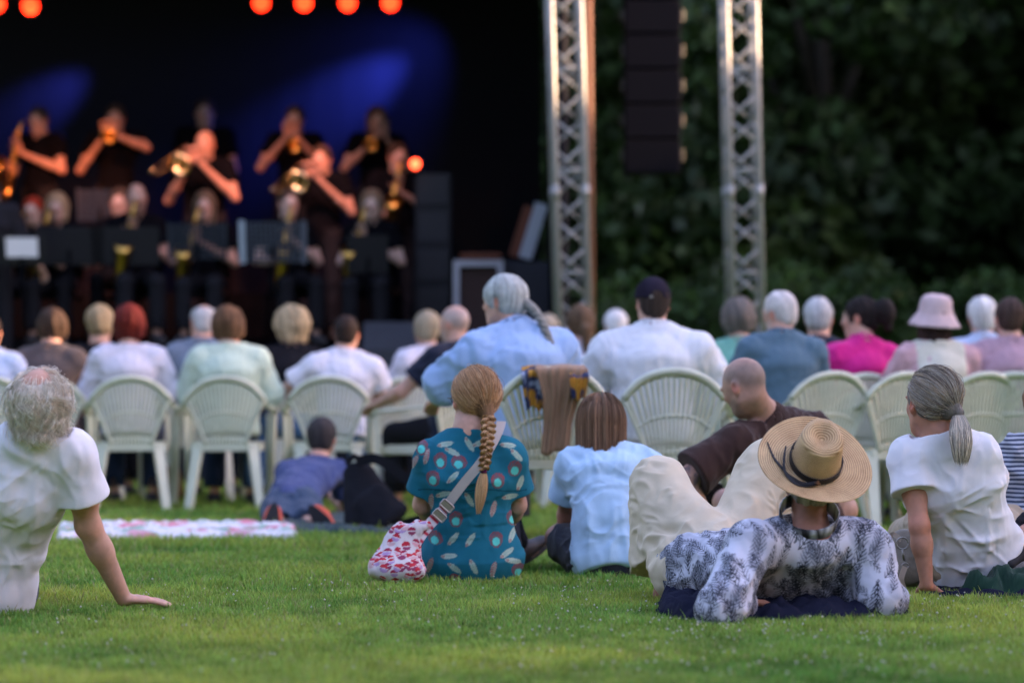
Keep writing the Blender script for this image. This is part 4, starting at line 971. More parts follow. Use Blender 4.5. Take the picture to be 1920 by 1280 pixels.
# --- grey-haired woman with a ponytail
root, J = mk((1830,1125), 10.1, dict(pel=p_(1838,1048,10.22), waist=p_(1815,985,10.16), chest=p_(1788,915,10.10), neck=p_(1764,815,10.04), head=p_(1746,757,10.06),
    shL=p_(1706,858,10.06), shR=p_(1834,852,10.06), elL=p_(1724,985,9.98), elR=p_(1862,945,10.3), wrL=p_(1738,1096,9.97), wrR=p_(1835,1000,10.5), knL=p_(1735,985,10.72), anL=p_(1690,1010,11.1), knR=p_(1890,985,10.7), anR=p_(1800,1045,11.0)))
pl = J['pel']; J.update(hf=V(-.42,.90,.02), hu=V(0,-.05,1), hipL=pl+V(-.09,.02,-.01), hipR=pl+V(.09,.02,-.01), toL=J['anL']+V(-.14,.1,.06), toR=J['anR']+V(-.2,.1,.0), hdL=V(-.05,.75,-.55), hnL=V(0,.5,.8), hdR=V(-.6,.6,-.1), hipw=1.05)
fl = [([W(1700,850,10.0)+root*0, W(1700,850,10.0)], .01, 0)]
Lq = lambda x, y, d: P(x, y, d)-root
fl = [([Lq(1716,846,9.93), Lq(1742,905,9.93), Lq(1755,980,9.98)], .014, .009), ([Lq(1700,850,9.95), Lq(1728,890,9.93), Lq(1745,940,9.95)], .012, .008), ([Lq(1730,835,9.93), Lq(1760,880,9.93), Lq(1775,930,9.96)], .014, .006),
      ([Lq(1880,905,10.05), Lq(1850,925,9.95), Lq(1800,940,9.95)], .018, .008), ([Lq(1885,965,10.1), Lq(1850,975,10.0), Lq(1780,975,10.0)], .016, .007), ([Lq(1890,1010,10.15), Lq(1840,1015,10.05), Lq(1770,1005,10.05)], .014, .007),
      ([Lq(1890,1045,10.15), Lq(1840,1040,10.08), Lq(1770,1030,10.1)], .014, .006), ([Lq(1760,1060,10.15), Lq(1830,1060,10.08), Lq(1900,1050,10.15)], .012, .006)]
T, J, C, R, hs = person('woman with a grey ponytail in a white t-shirt leaning on a straight arm', root, 0, J, dict(skin='tan', skinf=1.0, hairc=(.3,.27,.24), shoe=mat('canvas_white', (.55,.56,.55), .8, bump=.3), b=.98, armf=.88, seed=9,
    shirt=dict(m=cloth('white_tee_soft', (.74,.73,.76)), auto=.85, vf=.8, sleeve=.52, sw=.026, e=.014, wrinkle=.006, folds=fl, flare=.03, hemd=.055, hemn=V(.2,0,-1)),
    trousers=dict(m=cloth('beige_chinos', (.40,.31,.21)), e=.014, to=1.85, wrinkle=.008), hair='none'), vox=.006)
GR = [(.42,.37,.31),(.25,.20,.16),(.62,.55,.45),(.12,.09,.075),(.50,.37,.23)]; GRW = [4,3.5,2,2,2]
combed(T, C, R, hs, (.034,-.118,-.030), 6500, GR, GRW, .014, (.15,.135,.12), jit=.007)
A = H2L(C,R,hs,(.034,-.118,-.030)); MB().tube([A-V(.0,-.004,-.006), A+V(.004,-.006,-.010)], .0155, 14).build('hair_tie', mat('hair_tie_black', (.01,.01,.01), .7), T, True)
E = Lq(1802,866,9.90); m = 16; t = np.linspace(0, 1, m); nn = 900; o_ = RNG.normal(0, 1, (nn, 2)); o_ /= np.maximum(1, np.linalg.norm(o_, axis=1)/1.3)[:, None]
wd = .009+.019*np.sin(np.pi*np.minimum(1, t*.9+.03)); cen = A[None]+(E-A)*t[:, None]+V(0,-.035,.01)*np.sin(np.pi*t)[:, None]*.8
tl = A+((cen-A)[None])*RNG.uniform(.82, 1.03, (nn, 1, 1))+np.stack([o_[:, :1]*wd, o_[:, 1:]*wd*.6, .006*RNG.normal(0, 1, (nn, 1))*t], -1); tl[..., 0] += .006*np.sin(t*5+RNG.uniform(0, 6, (nn, 1)))*t
w = strand_mesh(tl, np.full(nn, .0011), pick_cols(nn, [(.56,.49,.39),(.36,.31,.25),(.72,.62,.47),(.20,.17,.14)], [4,3,3,1])); mesh('ponytail', w[0], w[1], hair_mat(), T, col=w[2])

rug('picnic_blanket', 'dark navy quilted mat under the woman with the grey ponytail', 'blanket', [G(1715,9.95),G(1800,9.88),G(1960,9.9),G(2100,10.0),G(2100,10.9),G(1720,10.8)], cloth('navy_cloth', ()), h=.025, rough=.020, seed=4)
rug('jacket', 'dark green garment lying crumpled beside the woman with the grey ponytail', 'jacket', [G(1795,9.98),G(1850,9.93),G(1930,9.93),G(2050,9.95),G(2060,10.15),G(1900,10.2),G(1800,10.12)], cloth('dark_green_cloth', (.012,.040,.026)), h=.075, rough=.04, seed=6)
# handbag beside her
hb = P(1698,1100,10.25); hb[2] = 0; bag = thing('leather_bag', 'grey-brown leather bag with metal ring between straw hat man and grey ponytail woman', 'bag', hb)
Bq = lambda x, y, d: P(x, y, d)-hb
S = SDF(); S.ecap(Bq(1700,1075,10.28), Bq(1705,1010,10.32), (.085,.05), (.070,.035), V(1,0,0), k=.02); v, f = S.mesh(.006); n = normals(v, f); v += n*(.006*fbm(v*18, 3, 2))[:, None]; v[:, 2] = np.maximum(v[:, 2], .01)
mesh('pouch', v, f, mat('taupe_leather', (.22,.19,.15), .6, bump=.4, bscale=160, var=.1), bag)
g = MB(); a = np.linspace(0, 6.283, 25); g.tube(np.stack([Bq(1692,1018,10.2)[0]+.021*np.cos(a), Bq(1692,1018,10.2)[1]+0*a, Bq(1692,1018,10.2)[2]+.021*np.sin(a)], 1), .0028, 8)
g.tube([Bq(1692,1029,10.2), Bq(1695,1050,10.2)], .004, 8); a2 = np.linspace(0, 6.283, 17); q = Bq(1697,1060,10.2); g.tube(np.stack([q[0]+.012*np.cos(a2), q[1]+0*a2, q[2]+.010*np.sin(a2)], 1), .0025, 8)
g.build('ring', mat('buckle_metal', ()), bag, True)
strap([Bq(1697,1062,10.19), Bq(1690,1085,10.17), Bq(1698,1108,10.18), Bq(1712,1122,10.2)], .020, .004, 'handle', mat('taupe_strap', (.38,.30,.23), .6, bump=.3), bag)
strap([Bq(1690,1012,10.22), Bq(1672,1002,10.25), Bq(1668,1040,10.25)], .018, .004, 'handle', MATS['taupe_strap'], bag)

# --- person in a striped top at the right
root, J = mk((1975,1115), 10.75, dict(pel=p_(1990,1052,10.85), waist=p_(1980,985,10.82), chest=p_(1968,905,10.82), neck=p_(1968,820,10.84), head=p_(1968,750,10.9),
    shL=p_(1898,856,10.82), shR=p_(2040,850,10.85), elL=p_(1905,960,10.82), elR=p_(2070,950,10.9), wrL=p_(1950,1010,10.6), wrR=p_(2040,1010,10.6), knL=p_(1990,975,10.35), anL=p_(1922,1000,10.2), knR=p_(2080,980,10.5), anR=p_(2000,1050,10.4)))
pl = J['pel']; J.update(hf=V(-.2,.95,0), hipL=pl+V(-.09,.0,0), hipR=pl+V(.09,0,0), toL=J['anL']+V(-.12,-.12,-.06), toR=J['anR']+V(-.1,-.15,0), hdL=V(.3,-.5,-.3), hdR=V(-.5,-.4,-.3))
person('person in a blue and white striped top sitting at the edge of the group', root, 0, J, dict(skin='light', hairc=(.2,.12,.07), shoe=mat('shoe_black_knit', (.02,.02,.022), .8, bump=.5, bscale=120), solem=mat('sole_grey', (.2,.2,.2), .8), seed=12,
    shirt=dict(m=cloth('striped_jersey', (.42,.44,.50), stripes=((.050,.065,.11), 19.)), sleeve=1.75, sw=.02, e=.016, wrinkle=.009, flare=.03), trousers=dict(m=cloth('dark_slacks', (.03,.032,.04)), e=.015), hair='bob'), vox=.008)

# --- boy lying on his front
root, J = mk((575,992), 15.9, dict(pel=p_(548,948,16.15), waist=p_(556,925,16.35), chest=p_(572,900,16.6), neck=p_(596,866,16.85), head=p_(604,822,16.92),
    shL=p_(540,884,16.8), shR=p_(634,884,16.8), elL=p_(520,950,17.0), elR=p_(650,955,16.95), wrL=p_(560,930,17.2), wrR=p_(620,930,17.2), knL=p_(520,985,15.72), knR=p_(578,985,15.75), anL=p_(512,972,15.40), anR=p_(606,968,15.42)))
pl = J['pel']; J.update(hf=V(.15,.98,.05), hipL=pl+V(-.08,-.03,-.02), hipR=pl+V(.08,-.03,-.02), toL=J['anL']+V(-.02,-.05,-.16), toR=J['anR']+V(.10,-.06,-.13), suL=V(0,1,.2), suR=V(0.1,1,.2), hdL=V(.5,.3,.8), hdR=V(-.5,.3,.8))
person('boy in a blue shirt lying on his front with shoe soles showing', root, 0, J, dict(skin='light', hairc=(.035,.03,.03), b=.80, head=.94, seed=14, shoe=mat('trainer_orange', (.60,.10,.05), .7), solem=mat('sole_black', (.02,.02,.022), .8, bump=.5, bscale=150),
    shirt=dict(m=cloth('blue_polo', (.045,.065,.17)), sleeve=.6, e=.016, wrinkle=.012, flare=.02), trousers=dict(m=cloth('blue_shorts', (.03,.055,.10)), to=.85, e=.03, wrinkle=.008), hair='short', vol=.008), vox=.008)

# --- backpack, floral blanket, carton
bp_ = P(690,996,15.1); bp_[2] = 0; pk = thing('backpack', 'black backpack with a shoulder strap standing on the grass behind the braided woman', 'backpack', bp_)
Bq = lambda x, y, d: P(x, y, d)-bp_
S = SDF(); S.ecap(Bq(700,970,15.15), Bq(668,885,15.25), (.17,.10), (.085,.06), V(1,0,-.2), k=.03); S.ecap(Bq(725,975,15.05), Bq(690,930,15.1), (.14,.05), (.10,.04), V(1,0,0), k=.02); v, f = S.mesh(.012); n = normals(v, f); v += n*(.010*fbm(v*9, 3, 3))[:, None]; v[:, 2] = np.maximum(v[:, 2], .005)
mesh('pack_body', v, f, cloth('black_nylon', (.014,.015,.019)), pk)
strap([Bq(668,865,15.15), Bq(705,860,15.1), Bq(750,888,15.1), Bq(778,915,15.1), Bq(800,965,15.1), Bq(745,985,15.1)], .055, .010, 'strap', MATS['cloth_black_nylon'], pk)
strap([Bq(650,872,15.2), Bq(664,855,15.2), Bq(680,872,15.2)], .03, .008, 'handle', MATS['cloth_black_nylon'], pk)
def floral(v):
    c = np.tile(np.array([.66,.64,.66]), (len(v), 1)); rng = np.random.default_rng(4)
    for k in range(150):
        q = V(rng.uniform(v[:,0].min(), v[:,0].max()), rng.uniform(v[:,1].min(), v[:,1].max())); d = np.linalg.norm(v[:, :2]-q, axis=1); r = rng.uniform(.03, .075); col_ = [(.60,.16,.22),(.20,.36,.27),(.62,.30,.36),(.28,.40,.34)][k % 4]
        w = np.clip((r*(1+.4*fbm(v*40, 2, k))-d)/.01, 0, 1)[:, None]*.85; c = c*(1-w)+np.array(col_)*w
    return c
rug('picnic_blanket', 'white blanket printed with pink flowers beside the boy lying down', 'blanket', [G(100,14.0),G(330,14.15),G(560,14.25),G(560,15.3),G(330,15.5),G(105,15.4)], mat('cloth_floral', attr=True, rough=.92, bump=.3, weave=True), h=.035, rough=.022, col=floral, res=.02)
rug('picnic_blanket', 'strip of dark and white blanket below the black backpack', 'blanket', [G(575,14.75),G(660,14.7),G(760,14.72),G(760,16.8),G(520,16.9),G(490,15.3)], cloth('dark_teal_cloth', (.02,.045,.05)), h=.03, rough=.02, res=.02)
cb = P(1335,1010,13.0); cb[2] = 0; bx = thing('cardboard_box', 'open tan cardboard box behind the bent knee of the straw hat man', 'box', cb, .12)
g = MB(); w_, d_, h_ = .34, .26, .24; cbm = mat('cardboard', (.34,.22,.13), .9, bump=.2, var=.08)
for c_, s_ in (((0,-d_/2,h_/2+.004),(w_,.005,h_)),((0,d_/2,h_/2+.004),(w_,.005,h_)),((-w_/2-.003,0,h_/2+.004),(.005,d_-.006,h_)),((w_/2+.003,0,h_/2+.004),(.005,d_-.006,h_)),((0,0,.003),(w_-.01,d_-.012,.005))): g.box(c_, s_)
g.build('carton', cbm, bx)
for s_ in (-1,1): MB().box((0, s_*(d_/2+.045), h_+.028), (w_-.01,.095,.004), rotax((1,0,0), s_*-.45)).build('flap', cbm, bx)
# ------------------------------------------------------------------ chairs
PLAST = mat('chair_plastic', (.58,.60,.47), .42, bump=.08, bscale=60, var=.12, vscale=7, spec=.4)
def make_chair():
    T = thing('plastic_chair', 'pale green plastic garden chair', 'chair')
    # seat shell
    g = MB(); n = 10; top = []
    for th in (0, -.008):
        for i in range(n+1):
            for j in range(n+1):
                u = i/n*2-1; v = j/n; w = .205+.025*v; x = u*w; y = -.19+.42*v; z = .425+.012*u*u+.012*(1-v)**2-.018*max(0, v-.85)/.15+th; top.append((x, y, z))
    N_ = (n+1)**2; f = []
    for i in range(n):
        for j in range(n):
            a = i*(n+1)+j; f.append((a, a+n+1, a+n+2, a+1)); f.append((N_+a+1, N_+a+n+2, N_+a+n+1, N_+a))
    for i in range(n):
        for (a, b) in ((i*(n+1), (i+1)*(n+1)), ((i+1)*(n+1)+n, i*(n+1)+n), (i+1, i), (n*(n+1)+i, n*(n+1)+i+1)): f.append((a, N_+a, N_+b, b))
    g.add(top, f)
    for s in (-1,1): g.box((s*.215, .02, .405), (.018, .40, .045), None, .004)
    g.box((0, .235, .400), (.42, .015, .05), None, .004); g.box((0, -.195, .408), (.36, .015, .05), None, .004)
    g.build('seat', PLAST, T)
    # back: slats fanning out under an arched rim
    def bp(u, v):
        zt = .845-.085*u*u-.05*u**4
        z = .425+(zt-.425)*v; w = .128+.118*max(v,0)**1.1; x = u*w; y = -.195-.085*v+.055*u*u*v+.0*v; return np.array([x, y, z])
    g = MB(); ns = 17
    def patch(u0, u1, v0, v1, k=5, th=.006):
        vs = []; 
        for t_ in (0, 1):
            for i in range(k+1):
                v = v0+(v1-v0)*i/k
                for u in (u0, u1): vs.append(bp(u, v)+np.array([0, -th*t_, 0]))
        m = 2*(k+1); f = []
        for i in range(k):
            a = 2*i; f.append((a, a+2, a+3, a+1)); f.append((m+a+1, m+a+3, m+a+2, m+a)); f.append((a, m+a, m+a+2, a+2)); f.append((a+1, a+3, m+a+3, m+a+1))
        f += [(0, 1, m+1, m), (2*k, m+2*k, m+2*k+1, 2*k+1)]; g.add(vs, f)
    for i in range(ns):
        u = -1+2*(i+.5)/ns; patch(u-.045, u+.045, .10, .985, 8)
    for i in range(12): patch(-1+i/6, -1+(i+1)/6, -.02, .14, 2); patch(-1+i/6, -1+(i+1)/6, .47, .51, 1, .008)
    for i in range(12): patch(-1+i/6, -1+(i+1)/6, .93, 1.0, 1, .008)
    a = np.linspace(-1, 1, 33); rim = [bp(u, 1.0)+np.array([0,-.006,0]) for u in a]
    g.tube(rim, .019, 8, flat=((0,1,.2), .75))
    for s in (-1,1): g.tube([bp(s, v)+np.array([0,-.003,0]) for v in np.linspace(0, 1, 9)], .011, 8)
    g.build('backrest', PLAST, T, True)
    for s in (-1,1):
        e = bp(s, 1.0); g = MB(); pts = [e+np.array([0,-.006,0]), e+np.array([s*.016,.045,-.045]), (s*.283,-.12,.662), (s*.290,.0,.648), (s*.290,.12,.645), (s*.284,.205,.630), (s*.278,.225,.60)]
        g.tube(pts, [.019,.021,.025,.029,.029,.027,.020], 10, flat=((0,0,1), .38)); g.build('armrest', PLAST, T, True)
    def legm(a, b, w0, w1, out):
        g = MB(); a = np.array(a); b = np.array(b); out = nrm(out)
        side = nrm(np.cross(nrm(b-a), out))
        for (o_, ww, th) in ((out*.0, 1., .006), (-out*.016+side*.0, .0, 0)):
            if ww: 
                v = []
                for (p, w) in ((a, w0), (b, w1)):
                    for (x, y) in ((-1,0),(1,0),(1,1),(.72,1.0),(.72,.25),(-.72,.25),(-.72,1.0),(-1,1)): v.append(p+side*x*w-out*y*.028)
                k = 8; f = [(i, (i+1) % k, k+(i+1) % k, k+i) for i in range(k)]+[(0,1,4,5),(1,2,3,4),(0,5,6,7)][:0]
                f += [(7,6,5,0),(0,5,4,1),(1,4,3,2),(k,k+5,k+6,k+7),(k+1,k+4,k+5,k),(k+2,k+3,k+4,k+1)]; g.add(v, f)
        g.build('leg', PLAST, T)
    for s in (-1,1):
        legm((s*.175,-.185,.44), (s*.235,-.30,0), .036, .024, (s*.5,-.9,0)); legm((s*.280,.215,.615), (s*.262,.245,0), .034, .022, (s*.6,.8,0))
    return T
chair0 = make_chair(); used = [False]
GCH = 'pale green plastic garden chairs of the audience'
def chair(px, d, yaw, label, sc=1.):
    t = chair0 if not used[0] else copy_tree(chair0); used[0] = True
    p = P(px, 752, d); t.location = (p[0], d, 0); t.rotation_euler = (0, 0, yaw+random.uniform(-.12, .12)); t.scale = (sc,)*3; t['label'] = label; t['category'] = 'chair'; t['group'] = GCH; return t

# ------------------------------------------------------------------ seated audience
def seated(**kw):
    J = dict(pel=V(0,-.02,.545), waist=V(0,-.045,.70), chest=V(0,-.055,.90), neck=V(0,-.03,1.085), head=V(0,.0,1.205), shL=V(-.175,-.04,.985), shR=V(.175,-.04,.985),
        elL=V(-.265,.05,.76), elR=V(.265,.05,.76), wrL=V(-.13,.27,.66), wrR=V(.13,.27,.66), hipL=V(-.09,.03,.53), hipR=V(.09,.03,.53), knL=V(-.13,.45,.50), knR=V(.13,.45,.50),
        anL=V(-.13,.43,.085), anR=V(.13,.43,.085), toL=V(-.16,.63,.085), toR=V(.16,.63,.085), hf=V(0,1,0), hu=V(0,0,1))
    J.update({k: V(*v) for k, v in kw.items()}); J['toL'] = J['anL']+V(-.03,.2,0); J['toR'] = J['anR']+V(.03,.2,0)
    for s in 'LR': J['hd'+s] = J['wr'+s]-J['el'+s]+V(0,.05,0)
    return J
DK = mat('shoe_dark', ()); 
def aud(label, px, top, d, body=0, head=0, J=None, name=None, group='audience sitting on chairs on the lawn', hatroom=0., **look):
    """px, top: centre of the shoulders and top of the head in the photograph, d distance, body/head: turn in degrees (+ to the left)"""
    J = seated(**(J or {})); s = F_PX/d; zt = CAMZ+(HOR-top)/s
    sc = zt/(1.205+.122*1.0+hatroom+(.012 if look.get('hair') not in ('none', None) else 0))
    h = math.radians(head-body); J['hf'] = V(-math.sin(h), math.cos(h), look.pop('nod', 0.)+random.uniform(-.12, .06)); J['hu'] = V(random.uniform(-.14, .14), 0, 1)
    p = P(px, 752, d); root = V(p[0], d, 0); look['seed'] = look.get('seed', int(abs(px)) % 97)
    if look.get('hairc') and look['hairc'][0] < .3: look['hairc'] = tuple(c_*.62 for c_ in look['hairc'])
    elif look.get('hairc') and look['hairc'][2] < .3: look['hairc'] = tuple(c_*.78 for c_ in look['hairc'])
    look.setdefault('shoe', DK); look.setdefault('trousers', dict(m=cloth('navy_trousers', (.02,.028,.05)), e=.014)); look.setdefault('hair', 'short')

    T, J, C, R, hs = person(label, root, math.radians(body), J, look, group, sc=sc, vox=.0105)
    return T, J, C, R, hs, sc
def shirt(name, col, **kw):
    m = cloth(name, col, **{k: kw.pop(k) for k in ('stripes',) if k in kw}); d = dict(m=m, sleeve=.65, sw=.02, e=.016, wrinkle=.010, flare=.02); d.update(kw); return d
DN = dict(m=cloth('dark_denim', (.018,.03,.065)), e=.014); JE = dict(m=cloth('mid_denim', (.06,.13,.26)), e=.016); BK = dict(m=cloth('black_trousers', (.015,.015,.018)), e=.014); LT = dict(m=cloth('pale_trousers', (.45,.45,.47)), e=.016)
D1 = 18.75
# nearer row on the left
aud('dark-haired person in a pale shirt at the end of the chair row', -22, 590, 19.0, 0, 10, hairc=(.03,.02,.018), shirt=shirt('pale_blue_shirt', (.50,.58,.75), sleeve=1.8), trousers=BK)
aud('brown-haired person in a grey waistcoat behind the white-haired man', 98, 577, 19.3, -6, 22, hairc=(.075,.045,.03), hair='bob', hairlen=.035, b=1.05, shirt=shirt('taupe_vest', (.085,.07,.068), sleeve=.25), trousers=BK)
aud('woman with a dark red bob in a thin white top', 243, 573, D1, 4, -6, hairc=(.16,.016,.010), hair='bob', hairlen=.050, vol=.010, skin='light', shirt=shirt('white_knit', (.62,.60,.68), sleeve=1.3, sw=.03, e=.022, neckh=-.01), trousers=DN)
aud('woman with a brown bob in a mint green blouse', 430, 577, D1, 2, -20, hairc=(.17,.09,.045), hair='bob', hairlen=.035, vol=.012, b=1.12, J=dict(shL=(-.19,-.04,.985), shR=(.19,-.04,.985)), shirt=shirt('mint_blouse', (.50,.62,.50), sleeve=1.2, sw=.04, e=.026), trousers=DN)
aud('short-haired man in a white t-shirt with one hand on his knee', 645, 590, D1+.1, 6, -8, hairc=(.030,.018,.014), hair='short', b=1.06, J=dict(shL=(-.20,-.06,.98), shR=(.20,-.06,.965), elL=(-.42,.08,.80), wrL=(-.60,.20,.68), knL=(-.62,.22,.60), anL=(-.60,.12,.09), head=(.02,.0,1.2)), shirt=shirt('white_tee_lilac', (.66,.66,.74), sleeve=.62, sw=.03, e=.020), trousers=JE)
# the row beyond
D2 = 20.3
aud('woman with short blonde hair in a black top', 188, 573, D2, 0, 8, hairc=(.42,.31,.17), hair='short', vol=.014, shirt=shirt('black_top', (.012,.012,.015), neckh=-.02, sleeve=.4), trousers=BK)
aud('balding man in a grey-blue shirt half hidden by the brown bob', 380, 568, D2, -4, 24, hairc=(.45,.44,.43), hair='ring', shirt=shirt('grey_blue_shirt', (.16,.20,.26)))
aud('woman with curly blonde hair in a black top facing sideways', 545, 578, D2, 10, 55, hairc=(.50,.38,.22), hair='bob', hairlen=.07, vol=.022, hairrough=.008, shirt=shirt('black_top', ()), trousers=BK)
aud('woman with short fair hair in a white top near the bald man', 800, 584, D2, 20, 6, hairc=(.40,.33,.22), hair='short', vol=.012, shirt=shirt('white_knit', (), sleeve=1.2), trousers=LT)
aud('bald bearded man with glasses in a navy t-shirt', 852, 572, 17.6, 40, 55, hairc=(.35,.3,.26), stubble=(.40,.33,.30), hair='none', b=1.08, J=dict(elL=(-.33,.12,.78), wrL=(-.34,.36,.70)), shirt=shirt('navy_tee', (.012,.016,.032)), trousers=BK, glasses=True)
aud('person with grey-blonde hair beyond the man with the long grey ponytail', 1028, 590, 21.0, 0, 0, hairc=(.42,.36,.27), shirt=shirt('pale_blue_shirt', ()))
aud('woman with long brown hair tied low', 1088, 572, 19.0, 0, 14, hairc=(.17,.105,.06), hair='pony', hairlen=.26, vol=.010, shirt=shirt('lilac_top', (.50,.46,.54)))
aud('white-haired person hidden behind the man in the dark cap', 1156, 582, 21.0, 0, 0, hairc=(.62,.62,.62), shirt=shirt('charcoal_top', (.03,.03,.035)))
# the nearer middle
T, J, C, R, hs, sc = aud('man with a long grey ponytail in a light blue shirt', 968, 516, 13.75, 18, 62, hairc=(.40,.42,.40), hair='short', vol=.012, b=1.14, J=dict(shL=(-.21,-.02,.955), shR=(.21,-.04,.975), neck=(-.01,.0,1.09), head=(-.05,.05,1.205), elL=(-.33,.14,.80), wrL=(-.30,.40,.72)), shirt=shirt('light_blue_shirt', (.33,.47,.72), sleeve=1.2, sw=.045, e=.028, collar=True, wrinkle=.014), trousers=dict(m=cloth('grey_trousers', (.05,.05,.06)), e=.02))
# his plait
A = C+R@V(.0,-.112,-.01); Bp = A+R@V(.0,-.085,-.03); E = A+R@V(.02,-.13,-.21); t = np.linspace(0, 1, 26); cen = ((1-t)**2)[:, None]*A+(2*t*(1-t))[:, None]*Bp+(t**2)[:, None]*E
g = MB()
for k in range(3):
    ph = t*2*np.pi*3+k*2.094; g.tube(cen+np.stack([.013*np.sin(ph), .008*np.sin(2*ph), .010*np.cos(ph)], 1), list(.019-.009*t), 8)
o = g.build('plait', mat('plait_grey', (.22,.22,.20), .7, bump=.6, bscale=60, var=.3, vscale=40), T, True)
chair(1022, 13.35, .22, 'pale green plastic chair with a tan jacket hung over its back')
T, J, C, R, hs, sc = aud('man in a dark baseball cap and white linen shirt', 1224, 520, 14.4, -2, 8, hairc=(.06,.04,.03), hair='short', b=1.18, J=dict(shL=(-.22,-.04,.96), shR=(.22,-.04,.96), neck=(0,-.02,1.085), elL=(-.34,.08,.76), elR=(.34,.08,.76)), stubble=(.10,.07,.06), shirt=shirt('white_linen', (.68,.70,.74), sleeve=1.8, sw=.04, e=.030, collar=True, wrinkle=.010), trousers=LT)
cap = thing('baseball_cap', 'dark plum baseball cap worn by the man in the white linen shirt', 'cap', T.matrix_basis @ Vector(C), math.radians(-2)); cap.scale = (sc,)*3
Fc = rotz(math.radians(10)); S = SDF(); S.ell((0,-.010,.038), (.093,.113,.100), Fc); S.cutplane((0,0,.028), Fc@V(0,.0,-1), .3, thick=.3); S.ell(Fc@V(0,-.125,.030), (.032,.06,.030), Fc, k=.006, mode='s'); S.pocket((0,-.01,.028), .10, .006)
v, f = S.mesh(.006); mesh('cap_crown', v, f, cloth('plum_cotton', (.022,.018,.030)), cap)
MB().tube([Fc@np.array([.034*math.cos(a)*1.9, -.112+.02*abs(math.cos(a)), .030]) for a in np.linspace(3.6, 5.8, 9)], .007, 6, flat=((0,0,1),1)).build('strap', cloth('plum_cotton', ()), cap, True)
MB().box(Fc@V(-.03,-.119,.031), (.016,.006,.014), Fc, .001).build('buckle', mat('buckle_metal', ()), cap)
g = MB(); a = np.linspace(.45, 2.7, 15); ins = [Fc@np.array([.088*math.cos(x), .10*math.sin(x), .030]) for x in a]; outs = [Fc@np.array([.082*math.cos(x), .10*math.sin(x)+.085*math.sin((x-.45)/2.25*math.pi)**.6, .026-.012*abs(math.cos(x))]) for x in a]
v = ins+outs+[p-np.array([0,0,.004]) for p in ins+outs]; k = 15; f = [(i, k+i, k+i+1, i+1) for i in range(k-1)]+[(2*k+i, 2*k+i+1, 3*k+i+1, 3*k+i) for i in range(k-1)]+[(k+i, 3*k+i, 3*k+i+1, k+i+1) for i in range(k-1)]; g.add(v, f); g.build('peak', cloth('plum_cotton', ()), cap, True)
chair(1262, 14.05, 0, 'pale green plastic chair behind the teenager, under the man in the dark cap', 1.0)
# right-hand group
aud('person with a grey bob in a sea-green top', 1385, 562, 18.6, 4, 4, hairc=(.22,.19,.165), hair='bob', hairlen=.03, vol=.012, shirt=shirt('seagreen_top', (.16,.40,.32)))
aud('white-haired balding man in a blue-grey shirt facing sideways', 1462, 543, 15.9, 12, 48, hairc=(.60,.55,.52), stubble=(.50,.42,.40), hair='thin', b=1.05, skin='light', shirt=shirt('slate_shirt', (.085,.15,.20), sleeve=1.1, collar=True, e=.020), trousers=BK)
aud('grey-haired man in a navy jacket beside the blue-grey shirt', 1535, 557, 17.6, -4, -14, hairc=(.46,.46,.45), hair='short', vol=.004, shirt=shirt('navy_jacket', (.012,.018,.038), sleeve=1.8), trousers=BK)
aud('dark-haired woman with a big ponytail in a bright magenta top', 1612, 556, 16.6, 20, 68, hairc=(.022,.014,.012), hair='bigpony', skin='light', b=.95, shirt=shirt('magenta_top', (.62,.02,.22), sleeve=.6, collar=True))
aud('white-haired man in a pale blue shirt beside the pink hat', 1842, 556, 17.8, 0, 4, hairc=(.66,.63,.60), hair='short', vol=.006, shirt=shirt('pale_blue_shirt', (), collar=True), b=1.02)
aud('short-haired man in a dusty pink shirt', 1892, 556, 16.3, 2, 2, hairc=(.085,.050,.038), stubble=(.09,.055,.04), hair='short', b=1.18, J=dict(shL=(-.205,-.04,.97), shR=(.205,-.04,.97), elL=(-.30,.08,.78)), shirt=shirt('dusty_pink_shirt', (.42,.27,.32), sleeve=1.2, sw=.04, e=.024), trousers=dict(m=cloth('brown_trousers', (.10,.06,.06)), e=.02))
T, J, C, R, hs, sc = aud('woman in a pink bucket hat with dark hair and a cream waistcoat', 1752, 560, 16.2, 8, 6, hairc=(.045,.022,.018), hair='long', hairlen=.20, b=1.05, J=dict(elL=(-.28,.06,.76), wrL=(-.26,.32,.70), elR=(.30,.04,.76)), shirt=shirt('pink_sleeves', (.55,.34,.35), sleeve=1.1, sw=.03, e=.016), trousers=dict(m=cloth('blue_skirt', (.20,.25,.40)), e=.03))
S = SDF(); Jv = dict(J); torso(S, Jv, 1.05, .026); S.cutplane(J['neck']+V(0,0,.005), V(0,0,1), .12, thick=.2); S.cutplane(J['pel']-V(0,0,.05), V(0,0,-1), .3, thick=.3)
for s_ in 'LR': S.cutplane(J['sh'+s_]*V(.86,1,1), (J['sh'+s_]-J['chest'])*V(1,0,0), .16, thick=.2)
v, f = S.mesh(.0105); v += normals(v, f)*(.006*fbm(v*12, 3, 3))[:, None]; mesh('waistcoat', v, f, cloth('cream_knit', (.60,.58,.47)), T)
hat = thing('bucket_hat', 'pale pink fluffy bucket hat on the woman in the cream waistcoat', 'hat', T.matrix_basis @ Vector(C), math.radians(6)); hat.scale = (sc,)*3
prof = [(.001,.162),(.04,.160),(.072,.152),(.092,.130),(.098,.10),(.104,.055),(.108,.045),(.128,.020),(.150,-.012),(.156,-.022),(.152,-.027),(.125,.010),(.104,.035)]
g = MB().lathe([(r, z) for r, z in prof], 48, (0,-.012,0), rotax((1,0,0), .12)@rotax((0,1,0), .06)); v = np.concatenate(g.v); g.v = [v+(.006*fbm(v*30, 3, 2))[:, None]*np.array([1,1,.6])]
